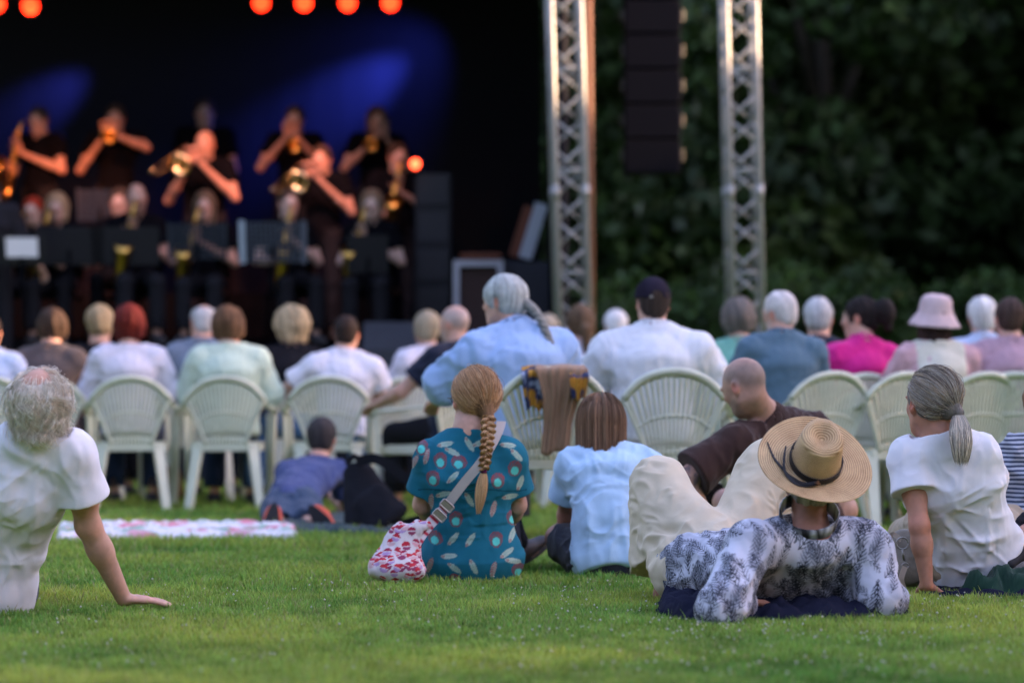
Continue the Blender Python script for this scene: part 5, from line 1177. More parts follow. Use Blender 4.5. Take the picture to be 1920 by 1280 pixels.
g.build('hat_felt', cloth('pink_fleece', (.56,.42,.42), .1), hat, True)
# chairs of these rows
for px, d, yaw, lab in ((-12, 18.55, .05, 'pale green plastic chair cut off by the edge, behind the white-haired man'), (248, 18.25, 0, 'pale green plastic chair under the woman with the dark red bob'), (427, 18.25, -.03, 'pale green plastic chair under the woman in the mint blouse'),
    (617, 18.2, .10, 'pale green plastic chair behind the boy lying down'), (812, 17.25, .75, 'pale green plastic chair under the bald bearded man in navy'), (185, 19.9, 0, 'pale green plastic chair under the woman with short blonde hair'),
    (382, 19.9, 0, 'pale green plastic chair under the balding man in grey-blue'), (560, 19.9, .2, 'pale green plastic chair under the curly blonde woman'), (745, 19.6, .3, 'pale green plastic chair under the woman with short fair hair'),
    (1085, 18.6, 0, 'pale green plastic chair under the woman with long brown hair tied low'), (1388, 18.1, 0, 'pale green plastic chair under the grey bob and sea-green top'), (1512, 15.45, .42, 'pale green plastic chair beside the straw hat, under the blue-grey shirt'),
    (1570, 16.4, .45, 'pale green plastic chair between the blue-grey shirt and the magenta top'), (1636, 15.6, .58, 'pale green plastic chair turned sideways under the magenta top'), (1794, 15.7, .40, 'pale green plastic chair under the woman in the pink bucket hat'),
    (1888, 15.8, .05, 'pale green plastic chair under the man in the dusty pink shirt'), (1845, 17.4, 0, 'pale green plastic chair under the white-haired man in pale blue'), (95, 18.85, 0, 'pale green plastic chair under the grey waistcoat')):
    chair(px, d, yaw, lab)
# jacket and scarf hung over the chair
def cloth_over(name, label, cat, path, width, m_, seed, parent=None, thick=.010):
    pts = np.array(path); k = np.linspace(0, len(pts)-1, 34); q = np.stack([np.interp(k, range(len(pts)), pts[:, i]) for i in range(3)], 1)
    q[1:-1] = (q[:-2]+q[1:-1]*2+q[2:])/4; nw = 22; r0 = q[0].copy(); w = np.interp(k, range(len(pts)), width); V_ = []
    for sgn in (1, -1):
        for i in range(len(q)):
            for j in range(nw+1):
                u = j/nw-.5; fold = .018*np.sin(u*16+seed+i*.05)+.012*np.sin(u*29+i*.11+seed*2); V_.append(q[i]+np.array([u*w[i], -abs(fold)*.9-.006+sgn*thick/2-.0, .012*np.sin(u*9+seed)*(i/len(q))]))
    V_ = np.array(V_); n_ = len(q)*(nw+1); f = []
    for i in range(len(q)-1):
        for j in range(nw): a = i*(nw+1)+j; f.append((a, a+1, a+nw+2, a+nw+1)); f.append((n_+a+nw+1, n_+a+nw+2, n_+a+1, n_+a))
    for i in range(len(q)-1):
        for a, b in ((i*(nw+1), (i+1)*(nw+1)), ((i+1)*(nw+1)+nw, i*(nw+1)+nw)): f.append((a, b, n_+b, n_+a))
    for j in range(nw): a = (len(q)-1)*(nw+1)+j; f.append((a, a+1, n_+a+1, n_+a)); f.append((j+1, j, n_+j, n_+j+1))
    o = mesh(name, V_-r0, f, m_, parent, loc=r0); return tag(o, label, cat)
c0 = P(1040, 688, 13.0); 
cloth_over('jacket', 'tan jacket hanging over the back of the chair behind the teenager', 'jacket', [P(1055,700,13.28), P(1050,682,13.16), P(1052,690,12.98), P(1052,740,12.98), P(1046,790,13.0), P(1040,850,13.0)], [.20,.22,.24,.17,.13,.13], cloth('tan_jacket', (.27,.165,.10), .12), 1.)
def sc_col(v):
    c = np.tile(np.array([.035,.045,.10]), (len(v), 1)); n_ = vnoise(v*V(22,22,22), 5); c[n_ > .25] = (.50,.24,.03); c[n_ < -.45] = (.30,.34,.45); return c
o = cloth_over('scarf', 'navy scarf patterned in orange under the tan jacket on the chair', 'scarf', [P(1015,700,13.25), P(1008,684,13.12), P(1010,700,13.03), P(1008,735,13.04), P(1004,765,13.05)], [.13,.15,.16,.13,.08], mat('cloth_scarf', attr=True, rough=.9, bump=.3, weave=True), 3.)
v = np.array([x.co[:] for x in o.data.vertices]); a = o.data.color_attributes.new('Col', 'FLOAT_COLOR', 'POINT'); cc = np.ones((len(v), 4), np.float32); cc[:, :3] = sc_col(v); a.data.foreach_set('color', cc.ravel())
o = cloth_over('scarf', 'end of an orange and navy scarf hanging beside the tan jacket', 'scarf', [P(1082,700,13.22), P(1085,690,13.08), P(1086,705,12.95), P(1084,750,12.95)], [.06,.08,.09,.06], MATS['cloth_scarf'], 5.)
v = np.array([x.co[:] for x in o.data.vertices]); a = o.data.color_attributes.new('Col', 'FLOAT_COLOR', 'POINT'); cc = np.ones((len(v), 4), np.float32); cc[:, :3] = sc_col(v+3); a.data.foreach_set('color', cc.ravel())
# a tan handbag in the grass between chairs
hb = P(313, 752, 19.2); hb[2] = 0; t = thing('handbag', 'small tan leather handbag on the grass between two chairs', 'handbag', hb); S = SDF(); S.ecap((0,0,.08), (0,0,.24), (.12,.06), (.09,.03), (1,0,0)); v, f = S.mesh(.012); v[:, 2] = np.maximum(v[:, 2], .004)
mesh('pouch', v, f, mat('tan_leather', (.26,.13,.05), .5, bump=.3, bscale=80), t); a = np.linspace(0, math.pi, 13); MB().tube([(.07*math.cos(x), 0, .25+.14*math.sin(x)) for x in a], .008, 8).build('handle', MATS['tan_leather'], t, True)
# ------------------------------------------------------------------ stage
BLK = mat('stage_black', (.003,.003,.004), .85, bump=.2, bscale=20, var=.2, spec=.06); CURT = mat('black_curtain', (.016,.016,.020), .95, bump=.2, bscale=3, stretch=(3,3,.3), bdist=.02, spec=.05)
DECK = .98; X0, X1, Y0, Y1, ZT = -9.0, .42, 24.0, 31.5, 6.6
st_ = thing('stage', 'open-air concert stage hung with black curtains', 'stage', ((X0+X1)/2, Y0, 0)); o_ = V((X0+X1)/2, Y0, 0)
w_ = X1-X0
MB().box(V(X0+w_/2, (Y0+Y1)/2, DECK-.05)-o_, (w_, Y1-Y0, .10)).build('deck', BLK, st_)
MB().box(V(X0+w_/2, Y0+.02, (DECK-.104)/2)-o_, (w_, .03, DECK-.104)).build('skirt', CURT, st_)
def curtain(a, b, z0, z1, name, amp=.05, per=.35):
    a = V(*a, 0); b = V(*b, 0); L = np.linalg.norm(b-a); n = int(L/per*8); d = (b-a)/L; nn_ = V(-d[1], d[0], 0); v = []
    for z in np.linspace(z0, z1, 6):
        for i in range(n+1): v.append(a+d*L*i/n+nn_*amp*math.sin(i/8*2*math.pi+.6*math.sin(i*.13))*(1-.3*(z-z0)/(z1-z0))+V(0,0,z)-o_)
    f = [(j*(n+1)+i, j*(n+1)+i+1, (j+1)*(n+1)+i+1, (j+1)*(n+1)+i) for j in range(5) for i in range(n)]; m_ = len(v); v += [p+nn_*.012 for p in v]; f += [tuple(m_+i for i in q[::-1]) for q in f]
    mesh(name, v, f, CURT, st_)
curtain((X1-.1, Y1-.15), (X0+.1, Y1-.15), DECK, ZT, 'back_curtain', .0015); curtain((X1, Y0-.9), (X1, Y1-.1), 0.02, ZT, 'side_curtain'); curtain((X0, Y1-.1), (X0, Y0+.1), 0.02, ZT, 'side_curtain')
MB().box(V(X0+w_/2, (Y0+Y1)/2+.1, ZT+.1)-o_, (w_+.5, Y1-Y0+.4, .16)).build('roof', BLK, st_)
MB().box(V(X0+w_/2-.3, 29.9, DECK+.402)-o_, (w_-1.5, 2.6, .80)).build('riser', BLK, st_)
MB().box(V(X0+w_/2-.3, 27.0, DECK+.152)-o_, (w_-1.5, 1.8, .30)).build('riser', BLK, st_)
R1, R2 = DECK+.804, DECK+.304
ALU = mat('aluminium', (.30,.31,.30), .42, metal=.35, bump=.1, bscale=30, var=.12, vscale=6, spec=.5)
def truss(root, h, w, label, lean=0., name='truss_tower', horizontal=False, name2=None):
    T = thing(name, label, 'truss', root); hw = w/2
    for sx in (-1,1):
        for sy in (-1,1):
            MB().tube([(sx*hw, sy*hw, 0), (sx*hw, sy*hw, h)], .025, 12).build('chord', ALU, T, True)
    g = MB(); step = w*.86; n = int(h/step)
    for i in range(n):
        z = .1+i*step; fl_ = 1 if i % 2 else -1
        for s in (-1,1):
            g.tube([(-fl_*s*hw, s*hw, z), (fl_*s*hw, s*hw, z+step)], .012, 8); g.tube([(s*hw, -fl_*s*hw, z), (s*hw, fl_*s*hw, z+step)], .012, 8)
            if i % 4 == 0:
                g.tube([(-hw, s*hw, z), (hw, s*hw, z)], .014, 8); g.tube([(s*hw, -hw, z), (s*hw, hw, z)], .014, 8)
    g.build('bracing', ALU, T, True)
    if not horizontal:
        MB().box((0,0,-.0+.012), (w+.3, w+.3, .02)).build('base_plate', ALU, T)
        for z in (2.35, 4.7):
            if z < h: [MB().tube([(sx*hw, sy*hw, z-.06), (sx*hw, sy*hw, z+.06)], .030, 12).build('coupler', ALU, T, True) for sx in (-1,1) for sy in (-1,1)]
    return T
p = P(1083, 752, 22.6); T = truss((p[0], 22.6, 0), 6.5, .235, 'aluminium lattice tower at the corner of the stage'); T.rotation_euler = (0, math.radians(-1.6), math.radians(5))
p = P(1405, 752, 22.6); T = truss((p[0], 22.6, 0), 6.5, .235, 'aluminium lattice tower standing free of the stage by the trees'); T.rotation_euler = (0, math.radians(-1.3), math.radians(5))
T = truss((X0+.6, 25.8, 4.92), 8.2, .27, 'lighting truss hanging under the stage roof', name='lighting_truss', horizontal=True); T.rotation_euler = (0, math.pi/2, 0)
# lamps on it
def par(px, py, d, label, col, e):
    q = P(px, py, d); T = thing('stage_lamp', label, 'stage lamp', q, 0, 'lamps hanging over the stage'); Rr = frame((0.05,-1,-.30))
    MB().lathe([(.02,-.22),(.06,-.20),(.076,-.05),(.086,0),(.090,.012),(.082,.012),(.076,.0)], 20, (0,0,0), Rr).build('housing', BLK, T, True)
    MB().lathe([(.001,.003),(.074,.003)], 20, (0,0,0), Rr).build('lens', mat('lens_'+label.split()[0], col, .5, emit=col, estr=e), T)
    a = np.linspace(0, math.pi, 11); MB().tube([(.115*math.cos(x), .05, .0+.24*math.sin(x)) for x in a], .008, 6).build('yoke', BLK, T, True)
    MB().box((0,.05,.27), (.05,.05,.08)).build('clamp', BLK, T)
OR = (1., .020, .004)
for i, (px, w1) in enumerate(((490,'first'), (570,'second'), (652,'third'), (732,'fourth'))): par(px, 6, 26, 'orange-red glowing stage lamp, %s from the left of the row of four' % w1, OR, 1.3)
par(57, 12, 26, 'orange-red glowing stage lamp hanging alone over the horn player', OR, 1.3); par(-6, 8, 26, 'orange-red glowing stage lamp cut off by the edge of the picture', OR, 1.3)
def spot(name, loc, to, col, e, ang, blend=.6, size=.08):
    l = bpy.data.lights.new(name, 'SPOT'); l.energy = e; l.color = col; l.spot_size = math.radians(ang); l.spot_blend = blend; l.shadow_soft_size = size
    o = bpy.data.objects.new(name, l); COL.objects.link(o); o.location = [float(c) for c in loc]; o.rotation_euler = (Vector(to)-Vector(loc)).to_track_quat('-Z', 'Y').to_euler(); return o
# blue lamps raking the back curtain
q = P(880, 20, 31.0); b_ = P(660, 180, 31.3); spot('blue_wash', q+V(0,-.22,0), b_, (.05,.08,.9), 310, 32, 1)
q = P(260, 60, 31.0); b_ = P(90, 190, 31.3); spot('blue_wash', q+V(0,-.22,0), b_, (.06,.08,.8), 100, 30, 1)
spot('blue_wash', P(900,-20,30.6), P(620,230,31.3), (.05,.08,.9), 40, 75, 1); q = P(330, 120, 30.9); b_ = P(90, 232, 28.8); spot('blue_wash', q, b_, (.03,.10,1), 160, 12, .5)
for px in (490, 570, 652, 732): 
    q = P(px, 6, 25.7); spot('orange_wash', q, P(px-150, 330, 27.8), (1,.28,.14), 22, 50, .8, .1)
q = P(57, 12, 25.7); spot('orange_wash', q, P(90, 330, 27.8), (1,.26,.08), 150, 50, .8, .1)
spot('orange_wash', (-5.2, 24.1, 5.6), P(330, 330, 27.5), (1,.45,.34), 120, 46, .8, .15); spot('orange_wash', (0.0, 24.1, 5.6), P(430, 380, 27.0), (1,.45,.36), 120, 46, .8, .15)

# instruments
BRASS = mat('brass', (.62,.36,.09), .28, metal=1.); SILV = mat('pale_brass', (.70,.58,.32), .25, metal=1.)
def trumpet(label, root, rz, m0, m1, bell=.062, L=.5, sc=1.):
    """m0 mouthpiece, m1 bell centre, in the player's frame"""
    T = thing('trumpet', label, 'trumpet', root, rz, 'brass instruments of the band'); m0 = V(*m0); m1 = V(*m1); ax = nrm(m1-m0); L = np.linalg.norm(m1-m0); F_ = frame(ax)
    MB().lathe([(.004,-.0),(.012,.0),(.006,.03),(.006,L*.6),(.010,L*.78),(.018,L*.88),(bell*.55,L*.955),(bell,L),(bell*.96,L-.003),(bell*.5,L*.95),(.012,L*.87),(.002,L*.8)], 24, m0, F_).build('bell_tube', BRASS, T, True)
    up = F_[:, 1]*(1 if F_[2,1] > 0 else -1); g = MB(); c = m0+ax*L*.42
    g.tube([m0+ax*L*.18-up*.05, m0+ax*L*.18-up*.055, m0+ax*L*.70-up*.055, m0+ax*L*.74-up*.03, m0+ax*L*.70-up*.002], .006, 8); g.tube([m0+ax*L*.18-up*.0, m0+ax*L*.15-up*.03, m0+ax*L*.18-up*.055], .006, 8); g.build('slide', BRASS, T, True)
    for k in (-1,0,1): MB().tube([c+ax*k*.028-up*.085, c+ax*k*.028+up*.03], .011, 10).build('valve', BRASS, T, True)
def trombone(label, root, rz, m0, m1):
    T = thing('trombone', label, 'trombone', root, rz, 'brass instruments of the band'); m0 = V(*m0); m1 = V(*m1); ax = nrm(m1-m0); L = np.linalg.norm(m1-m0); F_ = frame(ax)
    MB().lathe([(.008,-.35),(.009,L*.4),(.016,L*.7),(.032,L*.87),(.062,L*.96),(.105,L),(.101,L-.004),(.058,L*.95),(.02,L*.8),(.002,L*.7)], 28, m0, F_).build('bell_tube', SILV, T, True)
    s = F_[:, 0]*.09; g = MB(); g.tube([m0+s, m0+s+ax*(L+.35), m0+s*1.4+ax*(L+.40)-F_[:, 1]*.03, m0+s-F_[:, 1]*.07+ax*(L+.35), m0+s-F_[:, 1]*.07+ax*.1], .008, 8); g.tube([m0-ax*.35, m0-ax*.42+s*.5, m0-ax*.35+s], .008, 8); g.build('slide', SILV, T, True)
def sax(label, root, rz, m0, side=1, sc=1.):
    T = thing('saxophone', label, 'saxophone', root, rz, 'saxophones of the band'); m0 = V(*m0); g = MB()
    pts = [m0, m0+V(side*.01,.07,.035), m0+V(side*.03,.12,.01), m0+V(side*.05,.13,-.08), m0+V(side*.12,.13,-.42), m0+V(side*.15,.13,-.58)]
    g.tube(pts, [.007,.009,.012,.015,.030,.036], 12); g.build('body_tube', BRASS, T, True)
    b = pts[-1]; g = MB(); g.tube([b, b+V(side*.02,.02,-.06), b+V(side*.03,.07,-.085), b+V(side*.02,.12,-.05), b+V(0,.15,.04), b+V(-side*.01,.18,.16), b+V(-side*.015,.20,.23), b+V(-side*.015,.205,.235)], [.036,.038,.040,.043,.048,.058,.078,.074], 16, cap=False); g.build('bell', BRASS, T, True)
    g = MB(); 
    for k in range(9): q = pts[3]*(1-k/9)+pts[5]*(k/9); g.lathe([(.001,.007),(.016,.006),(.018,0)], 10, q+V(0,.028+.001*k,0), frame((0,1,.1)))
    g.tube([pts[3]+V(0,.024,0), pts[5]+V(0,.032,0)], .004, 6); g.build('key_work', BRASS, T, True)
    MB().lathe([(.003,-.045),(.010,0),(.011,.03),(.004,.03)], 10, m0, frame(V(-.1,.9,.4))).build('mouthpiece', BLK, T, True)

# players: they face the lawn
BT = lambda **k: shirt('band_black', (.0035,.0035,.005), **k)
def band(label, px, top, d, floor, pose, turn=0., inst=None, **look):
    s = F_PX/d; zt = CAMZ+(HOR-top)/s
    if pose == 'stand':
        J = dict(pel=V(0,0,.94), waist=V(0,-.01,1.08), chest=V(0,-.01,1.27), neck=V(0,.0,1.46), head=V(0,.03,1.585), shL=V(-.185,.0,1.40), shR=V(.185,.0,1.40), hipL=V(-.09,0,.93), hipR=V(.09,0,.93), knL=V(-.11,.03,.50), knR=V(.12,.03,.50), anL=V(-.12,0,.09), anR=V(.13,0,.09)); H = 1.715
    else:
        J = seated(); J = {k: v for k, v in J.items() if k[:2] != 'hd'}; H = 1.335
    J.update(hf=V(0,1,-.05), hu=V(0,0,1)); J['toL'] = J['anL']+V(-.05,.2,0); J['toR'] = J['anR']+V(.05,.2,0); Cz = J['head']; M = Cz+V(0,.115,-.055)
    if inst in ('trumpet', 'trombone'):
        e = look.pop('elbow', .0)
        J.update(elL=J['shL']+V(-.10,.10,-.28+e*2), elR=J['shR']+V(.115,.10,-.25-e*.3), wrL=M+V(-.03,.22,-.12), wrR=M+V(.04,.24,-.13))
    elif inst == 'sax': J.update(elL=J['shL']+V(-.08,.05,-.27), elR=J['shR']+V(.09,.03,-.27), wrL=M+V(.05,.10,-.25), wrR=M+V(.13,.12,-.46))
    elif inst is None and pose == 'stand': J.update(elL=J['shL']+V(-.06,.0,-.29), elR=J['shR']+V(.06,.02,-.29), wrL=J['shL']+V(-.02,.2,-.40), wrR=J['shR']+V(.0,.2,-.40))
    for s_ in 'LR': J['hd'+s_] = V(0,.3,.6) if inst else V(0,1,0)
    if 'J' in look: J.update({k: V(*v) for k, v in look.pop('J').items()})
    sc = (zt-floor)/H; q = P(px, 752, d); root = V(q[0], d, floor); rz = math.pi+math.radians(turn)
    look.setdefault('shirt', BT(sleeve=.6)); look.setdefault('trousers', BK); look.setdefault('shoe', DK); look.setdefault('hairc', (.05,.03,.02)); look.setdefault('b', .92)
    hr = look.pop('hair', 'short'); person(label, root, rz, J, dict(look, hair=hr), 'players of the band on the stage', sc=sc, vox=.0125, name='person', cat='musician')
    o = None; tip = look.get('tip', (0,.50,-.12))
    n0 = set(bpy.data.objects)
    if inst == 'trumpet': trumpet('gold trumpet played by the '+look['ilabel'], root, rz, M, M+V(*tip), look.get('bell', .07))
    if inst == 'trombone': trombone('pale gold trombone played by the '+look['ilabel'], root, rz, M, M+V(*tip))
    if inst == 'sax': sax('gold saxophone played by the '+look['ilabel'], root, rz, M)
    for x in set(bpy.data.objects)-n0:
        if x.parent is None and x.type == 'EMPTY': x.scale = (sc,)*3
    return root, sc
DB = 29.3; DM = 26.9; DF = 25.5
band('horn player lit blue from behind at the edge of the back row', 76, 200, DB, R1, 'stand', -25, 'sax', ilabel='horn player in blue light', hair='short')
band('trumpeter in the back row with one elbow raised', 217, 196, DB, R1, 'stand', 0, 'trumpet', ilabel='back-row trumpeter with the raised elbow', tip=(-.02,.45,-.16), elbow=.10)
band('dimly lit player standing behind the trombonist', 385, 185, 30.4, R1, 'stand', 0, None)
band('player standing in the back row with both hands on a trumpet', 553, 198, DB, R1, 'stand', 0, 'trumpet', ilabel='back-row player under the blue light', tip=(-.04,.42,-.24))
band('woman with long hair standing at the end of the back row', 706, 200, DB, R1, 'stand', 10, 'trumpet', ilabel='long-haired woman', hair='long', hairlen=.26, hairc=(.10,.05,.03), tip=(.12,.42,-.22), b=.9)
band('balding trombonist in the middle row', 386, 244, 28.2, R2+.15, 'stand', -8, 'trombone', ilabel='balding man of the middle row', tip=(.06,.52,-.18), hair='none', J=dict(elR=(.32,.05,1.10)))
band('trombonist with short hair in the middle row', 604, 272, 27.6, R2, 'stand', -10, 'trombone', ilabel='short-haired man of the middle row', tip=(.04,.55,-.20))
band('red-lit player at the end of the middle row', 745, 268, 27.6, R2, 'stand', 15, 'sax', ilabel='red-lit player', skin='light')
band('seated saxophonist with reddish hair beside the conductor', 62, 368, DF, DECK+.22, 'sit', -8, 'sax', ilabel='reddish-haired player', hairc=(.35,.03,.01))
band('seated fair-haired player second along the front row', 107, 362, DF+.3, DECK+.22, 'sit', 0, 'sax', ilabel='fair-haired player of the front row', hair='bob', hairc=(.35,.22,.12), hairlen=.12)
band('seated player leaning behind the front-row saxophonist', 224, 352, 26.4, DECK+.30, 'sit', 0, None)
band('seated saxophonist in the middle of the front row', 256, 342, DF, DECK+.22, 'sit', 12, 'sax', ilabel='middle player of the front row', hair='none', stubble=(.12,.08,.06))
band('seated fair woman with long hair in the front row', 384, 358, DF, DECK+.22, 'sit', 0, 'sax', ilabel='long-haired player of the front row', hair='long', hairlen=.2, hairc=(.12,.07,.04))
band('seated pale saxophonist behind the bright music stand', 541, 352, DF, DECK+.22, 'sit', 18, 'sax', ilabel='player behind the bright stand', skin='pale')
band('seated fair-haired saxophonist at the end of the front row', 697, 356, DF, DECK+.22, 'sit', -4, 'sax', ilabel='last player of the front row', skin='pale', hair='bob', hairc=(.2,.13,.08), hairlen=.06)
# conductor, seen from behind
J = dict(pel=V(0,0,.94), waist=V(0,0,1.08), chest=V(0,0,1.27), neck=V(0,.02,1.46), head=V(0,.05,1.585), shL=V(-.19,.0,1.40), shR=V(.19,.0,1.40), hipL=V(-.09,0,.93), hipR=V(.09,0,.93), knL=V(-.11,.03,.50), knR=V(.12,.03,.50), anL=V(-.12,0,.09), anR=V(.13,0,.09),
    toL=V(-.15,.2,.09), toR=V(.16,.2,.09), elL=V(-.30,.05,1.12), wrL=V(-.25,.3,1.1), elR=V(.30,.02,1.12), wrR=V(.42,.16,.92), hf=V(.1,1,0), hdR=V(.2,.5,-.6))
q = P(-18, 752, 24.7); person('conductor in a black jacket facing the band', V(q[0], 24.7, DECK), 0, J, dict(skin='light', hairc=(.04,.03,.025), hair='short', b=1.05, shirt=shirt('conductor_jacket', (.022,.020,.024), sleeve=1.7, collar=True), trousers=BK, shoe=DK), sc=.97, vox=.0125)

def stand(px, d, top, floor, label, m_, w=.50, h=.34, perf=False, sheet=False):
    q = P(px, top, d); T = thing('music_stand', label, 'music stand', (q[0], d, floor), 0, 'music stands of the band'); zt = q[2]-floor; tilt = rotax((1,0,0), .28); c = V(0,0,zt-h/2)
    g = MB()
    if perf:
        for i in range(13): g.box(c+tilt@V((i-6)*w/13,0,0), (w/13*.45,.004,h), tilt)
        for j in range(9): g.box(c+tilt@V(0,.003,(j-4)*h/9), (w,.003,h/9*.4), tilt)
        g.build('desk', m_, T)
        for s_ in (-1,1): MB().box(c+tilt@V(s_*w/2,0,0), (.05 if w > .52 else .02,.010,h+.02), tilt).build('rim', mat('stand_edge', (.38,.45,.52), .5) if s_ < 0 and w > .52 else (mat('stand_edge_dim', (.10,.11,.14), .5) if w > .52 else m_), T)
    else: g.box(c, (w,.006,h), tilt, .002); g.build('desk', m_, T)
    MB().box(c+tilt@V(0,.025,-h/2), (w,.05,.006), tilt).build('ledge', m_, T)
    MB().tube([(0,-.0,.1), (0,0,zt-h*.6)], .012, 8).build('pole', BLK, T, True); 
    for k in range(3): a = k*2.094+.5; MB().tube([(0,0,.25), (.24*math.cos(a), .24*math.sin(a), .012)], .009, 6).build('leg', BLK, T, True)
    if sheet:
        s_ = MB().box((0,0,0), (.27,.003,.17), tilt, .001).build('sheet_music', mat('paper', (.80,.78,.84), .8), None, loc=V(q[0], d, floor)+c+V(0,-.03,.02)); tag(s_, 'white sheet of music on the stand beside the conductor', 'sheet music')
GRM = mat('stand_grey', (.05,.06,.08), .6); DKM = mat('stand_dark', (.012,.012,.015), .7)
stand(42, 24.2, 440, DECK, 'dark music stand holding white sheets beside the conductor', DKM, .4, .26, sheet=True)
stand(130, 25.0, 425, DECK, 'solid dark music stand before the fair-haired front-row player', DKM, .6); stand(235, 25.0, 425, DECK, 'solid dark music stand before the middle front-row saxophonist', DKM, .6)
stand(370, 25.0, 418, DECK, 'dark perforated music stand before the long-haired front-row player', mat('stand_blue_grey', (.025,.032,.045), .6), .50, .32, True); stand(512, 24.8, 415, DECK, 'perforated music stand with bright pale edges', GRM, .54, .36, True)
stand(690, 25.0, 440, DECK, 'dark music stand at the end of the front row', DKM, .36); stand(188, 27.0, 355, R2, 'faintly lit perforated music stand further back between two players', mat('stand_faint', (.05,.05,.06), .6), .42, .3, True)
# chairs of the band
def bchair(px, d):
    q = P(px, 752, d); T = thing('stage_chair', 'black folding chair under a seated player of the band', 'chair', (q[0], d+.02, DECK), math.pi, 'black chairs of the band'); z = .22
    MB().box((0,.0,z+.44), (.42,.40,.03), None, .008).build('seat', BLK, T); MB().box((0,-.24,z+.74), (.42,.02,.24), None, .006).build('backrest', BLK, T)
    for sx in (-1,1):
        for sy in (-1,1): MB().tube([(sx*.19, sy*.18, z+.43), (sx*.20, sy*.22, z)], .011, 6).build('leg', BLK, T, True)
    for sx in (-1,1): MB().tube([(sx*.19,-.19,z+.43), (sx*.20,-.245,z+.84)], .011, 6).build('back_post', BLK, T, True)
    MB().box((0,0,z/2+.001), (.9,1.3,z-.004)).build('platform', BLK, T); return T
for px, d in ((62,DF),(107,DF+.3),(224,26.4),(256,DF),(384,DF),(541,DF),(697,DF)): bchair(px, d)
# monitor, cases and keyboard gear at the stage edge
q = P(736, 600, 24.3); T = thing('monitor_wedge', 'grey floor monitor loudspeaker at the front edge of the stage', 'monitor speaker', (q[0], 24.3, DECK)); MG = mat('monitor_grey', (.040,.044,.055), .7, var=.1)
v = [(-.25,-.15,0),(.25,-.15,0),(.25,.22,0),(-.25,.22,0),(-.25,-.15,.16),(.25,-.15,.16),(.25,.10,.40),(-.25,.10,.40),(.25,.22,.40),(-.25,.22,.40)]
MB().add(v, [(0,3,2,1),(0,1,5,4),(4,5,6,7),(7,6,8,9),(2,3,9,8),(1,2,8,6,5),(0,4,7,9,3)]).build('cabinet', MG, T); MB().box((0,-.01,.285), (.44,.006,.27), rotax((1,0,0), -.80), .002).build('speaker_grille', mat('grille_dark', (.02,.022,.027), .6), T)
q = P(897, 560, 24.6); T = thing('flight_case', 'pale-edged open equipment case standing on the stage', 'case', (q[0], 24.6, DECK)); EG = mat('case_edge', (.34,.34,.38), .5, var=.1); z1 = P(0,488,24.6)[2]-DECK
g = MB(); g.box((-.19,0,z1/2), (.05,.05,z1)); g.box((.19,0,z1/2), (.05,.05,z1)); g.box((0,0,z1-.027), (.328,.05,.05)); g.box((0,0,.03), (.328,.05,.05)); g.build('edging', EG, T)
MB().box((0,.26,z1/2), (.43,.44,z1-.02), None, .005).build('case_body', mat('case_dark', (.03,.012,.010), .6), T); MB().box((.02,.2,z1+.035), (.36,.4,.06), None, .01).build('lid', mat('case_brown', (.10,.028,.012), .6), T)
q = P(985, 560, 24.9); T = thing('piano', 'dark upright cabinet with a slanting pale lid at the side of the stage', 'piano', (q[0], 24.9, DECK)); z1 = P(0,490,24.9)[2]-DECK
MB().box((0,.2,z1/2), (.42,.5,z1), None, .01).build('cabinet', mat('piano_navy', (.012,.015,.025), .5), T); Rl = rotax((0,1,0), .30); MB().box((.07,-.05,z1+.26), (.115,.04,.50), Rl, .005).build('lid', mat('lid_pale', (.30,.33,.38), .4), T); MB().box((-.035,.0,z1+.26), (.09,.04,.46), Rl, .005).build('lid_edge', mat('case_brown', ()), T)
q = P(812, 560, 26.2); T = thing('amplifier_rack', 'tall black equipment rack with one red lamp on top', 'rack', (q[0], 26.2, DECK)); z1 = P(0,325,26.2)[2]-DECK; MB().box((0,.2,z1/2), (.34,.4,z1), None, .01).build('rack_body', DKM, T)
for k in range(5): MB().box((0,-.006,z1*(k+.5)/5.2+.1), (.28,.008,z1/5.2*.8), None, .002).build('unit', mat('rack_unit', (.015,.015,.02), .5), T)
qq = P(778, 306, 26.0); T2 = thing('warning_lamp', 'small round red lamp glowing on the black rack', 'lamp', (qq[0], 26.1, qq[2])); MB().lathe([(.02,-.07),(.045,-.06),(.052,0),(.046,.005)], 16, (0,0,0), frame((0,-1,0))).build('housing', BLK, T2, True); MB().lathe([(.001,.006),(.046,.004)], 16, (0,0,0), frame((0,-1,0))).build('lens', mat('lens_red', (1,.05,.02), .5, emit=(1,.06,.02), estr=1.6), T2)
MB().tube([(0,.0,-.07),(.0,.02,DECK+z1-qq[2]+.0)], .012, 6).build('bracket', BLK, T2, True)
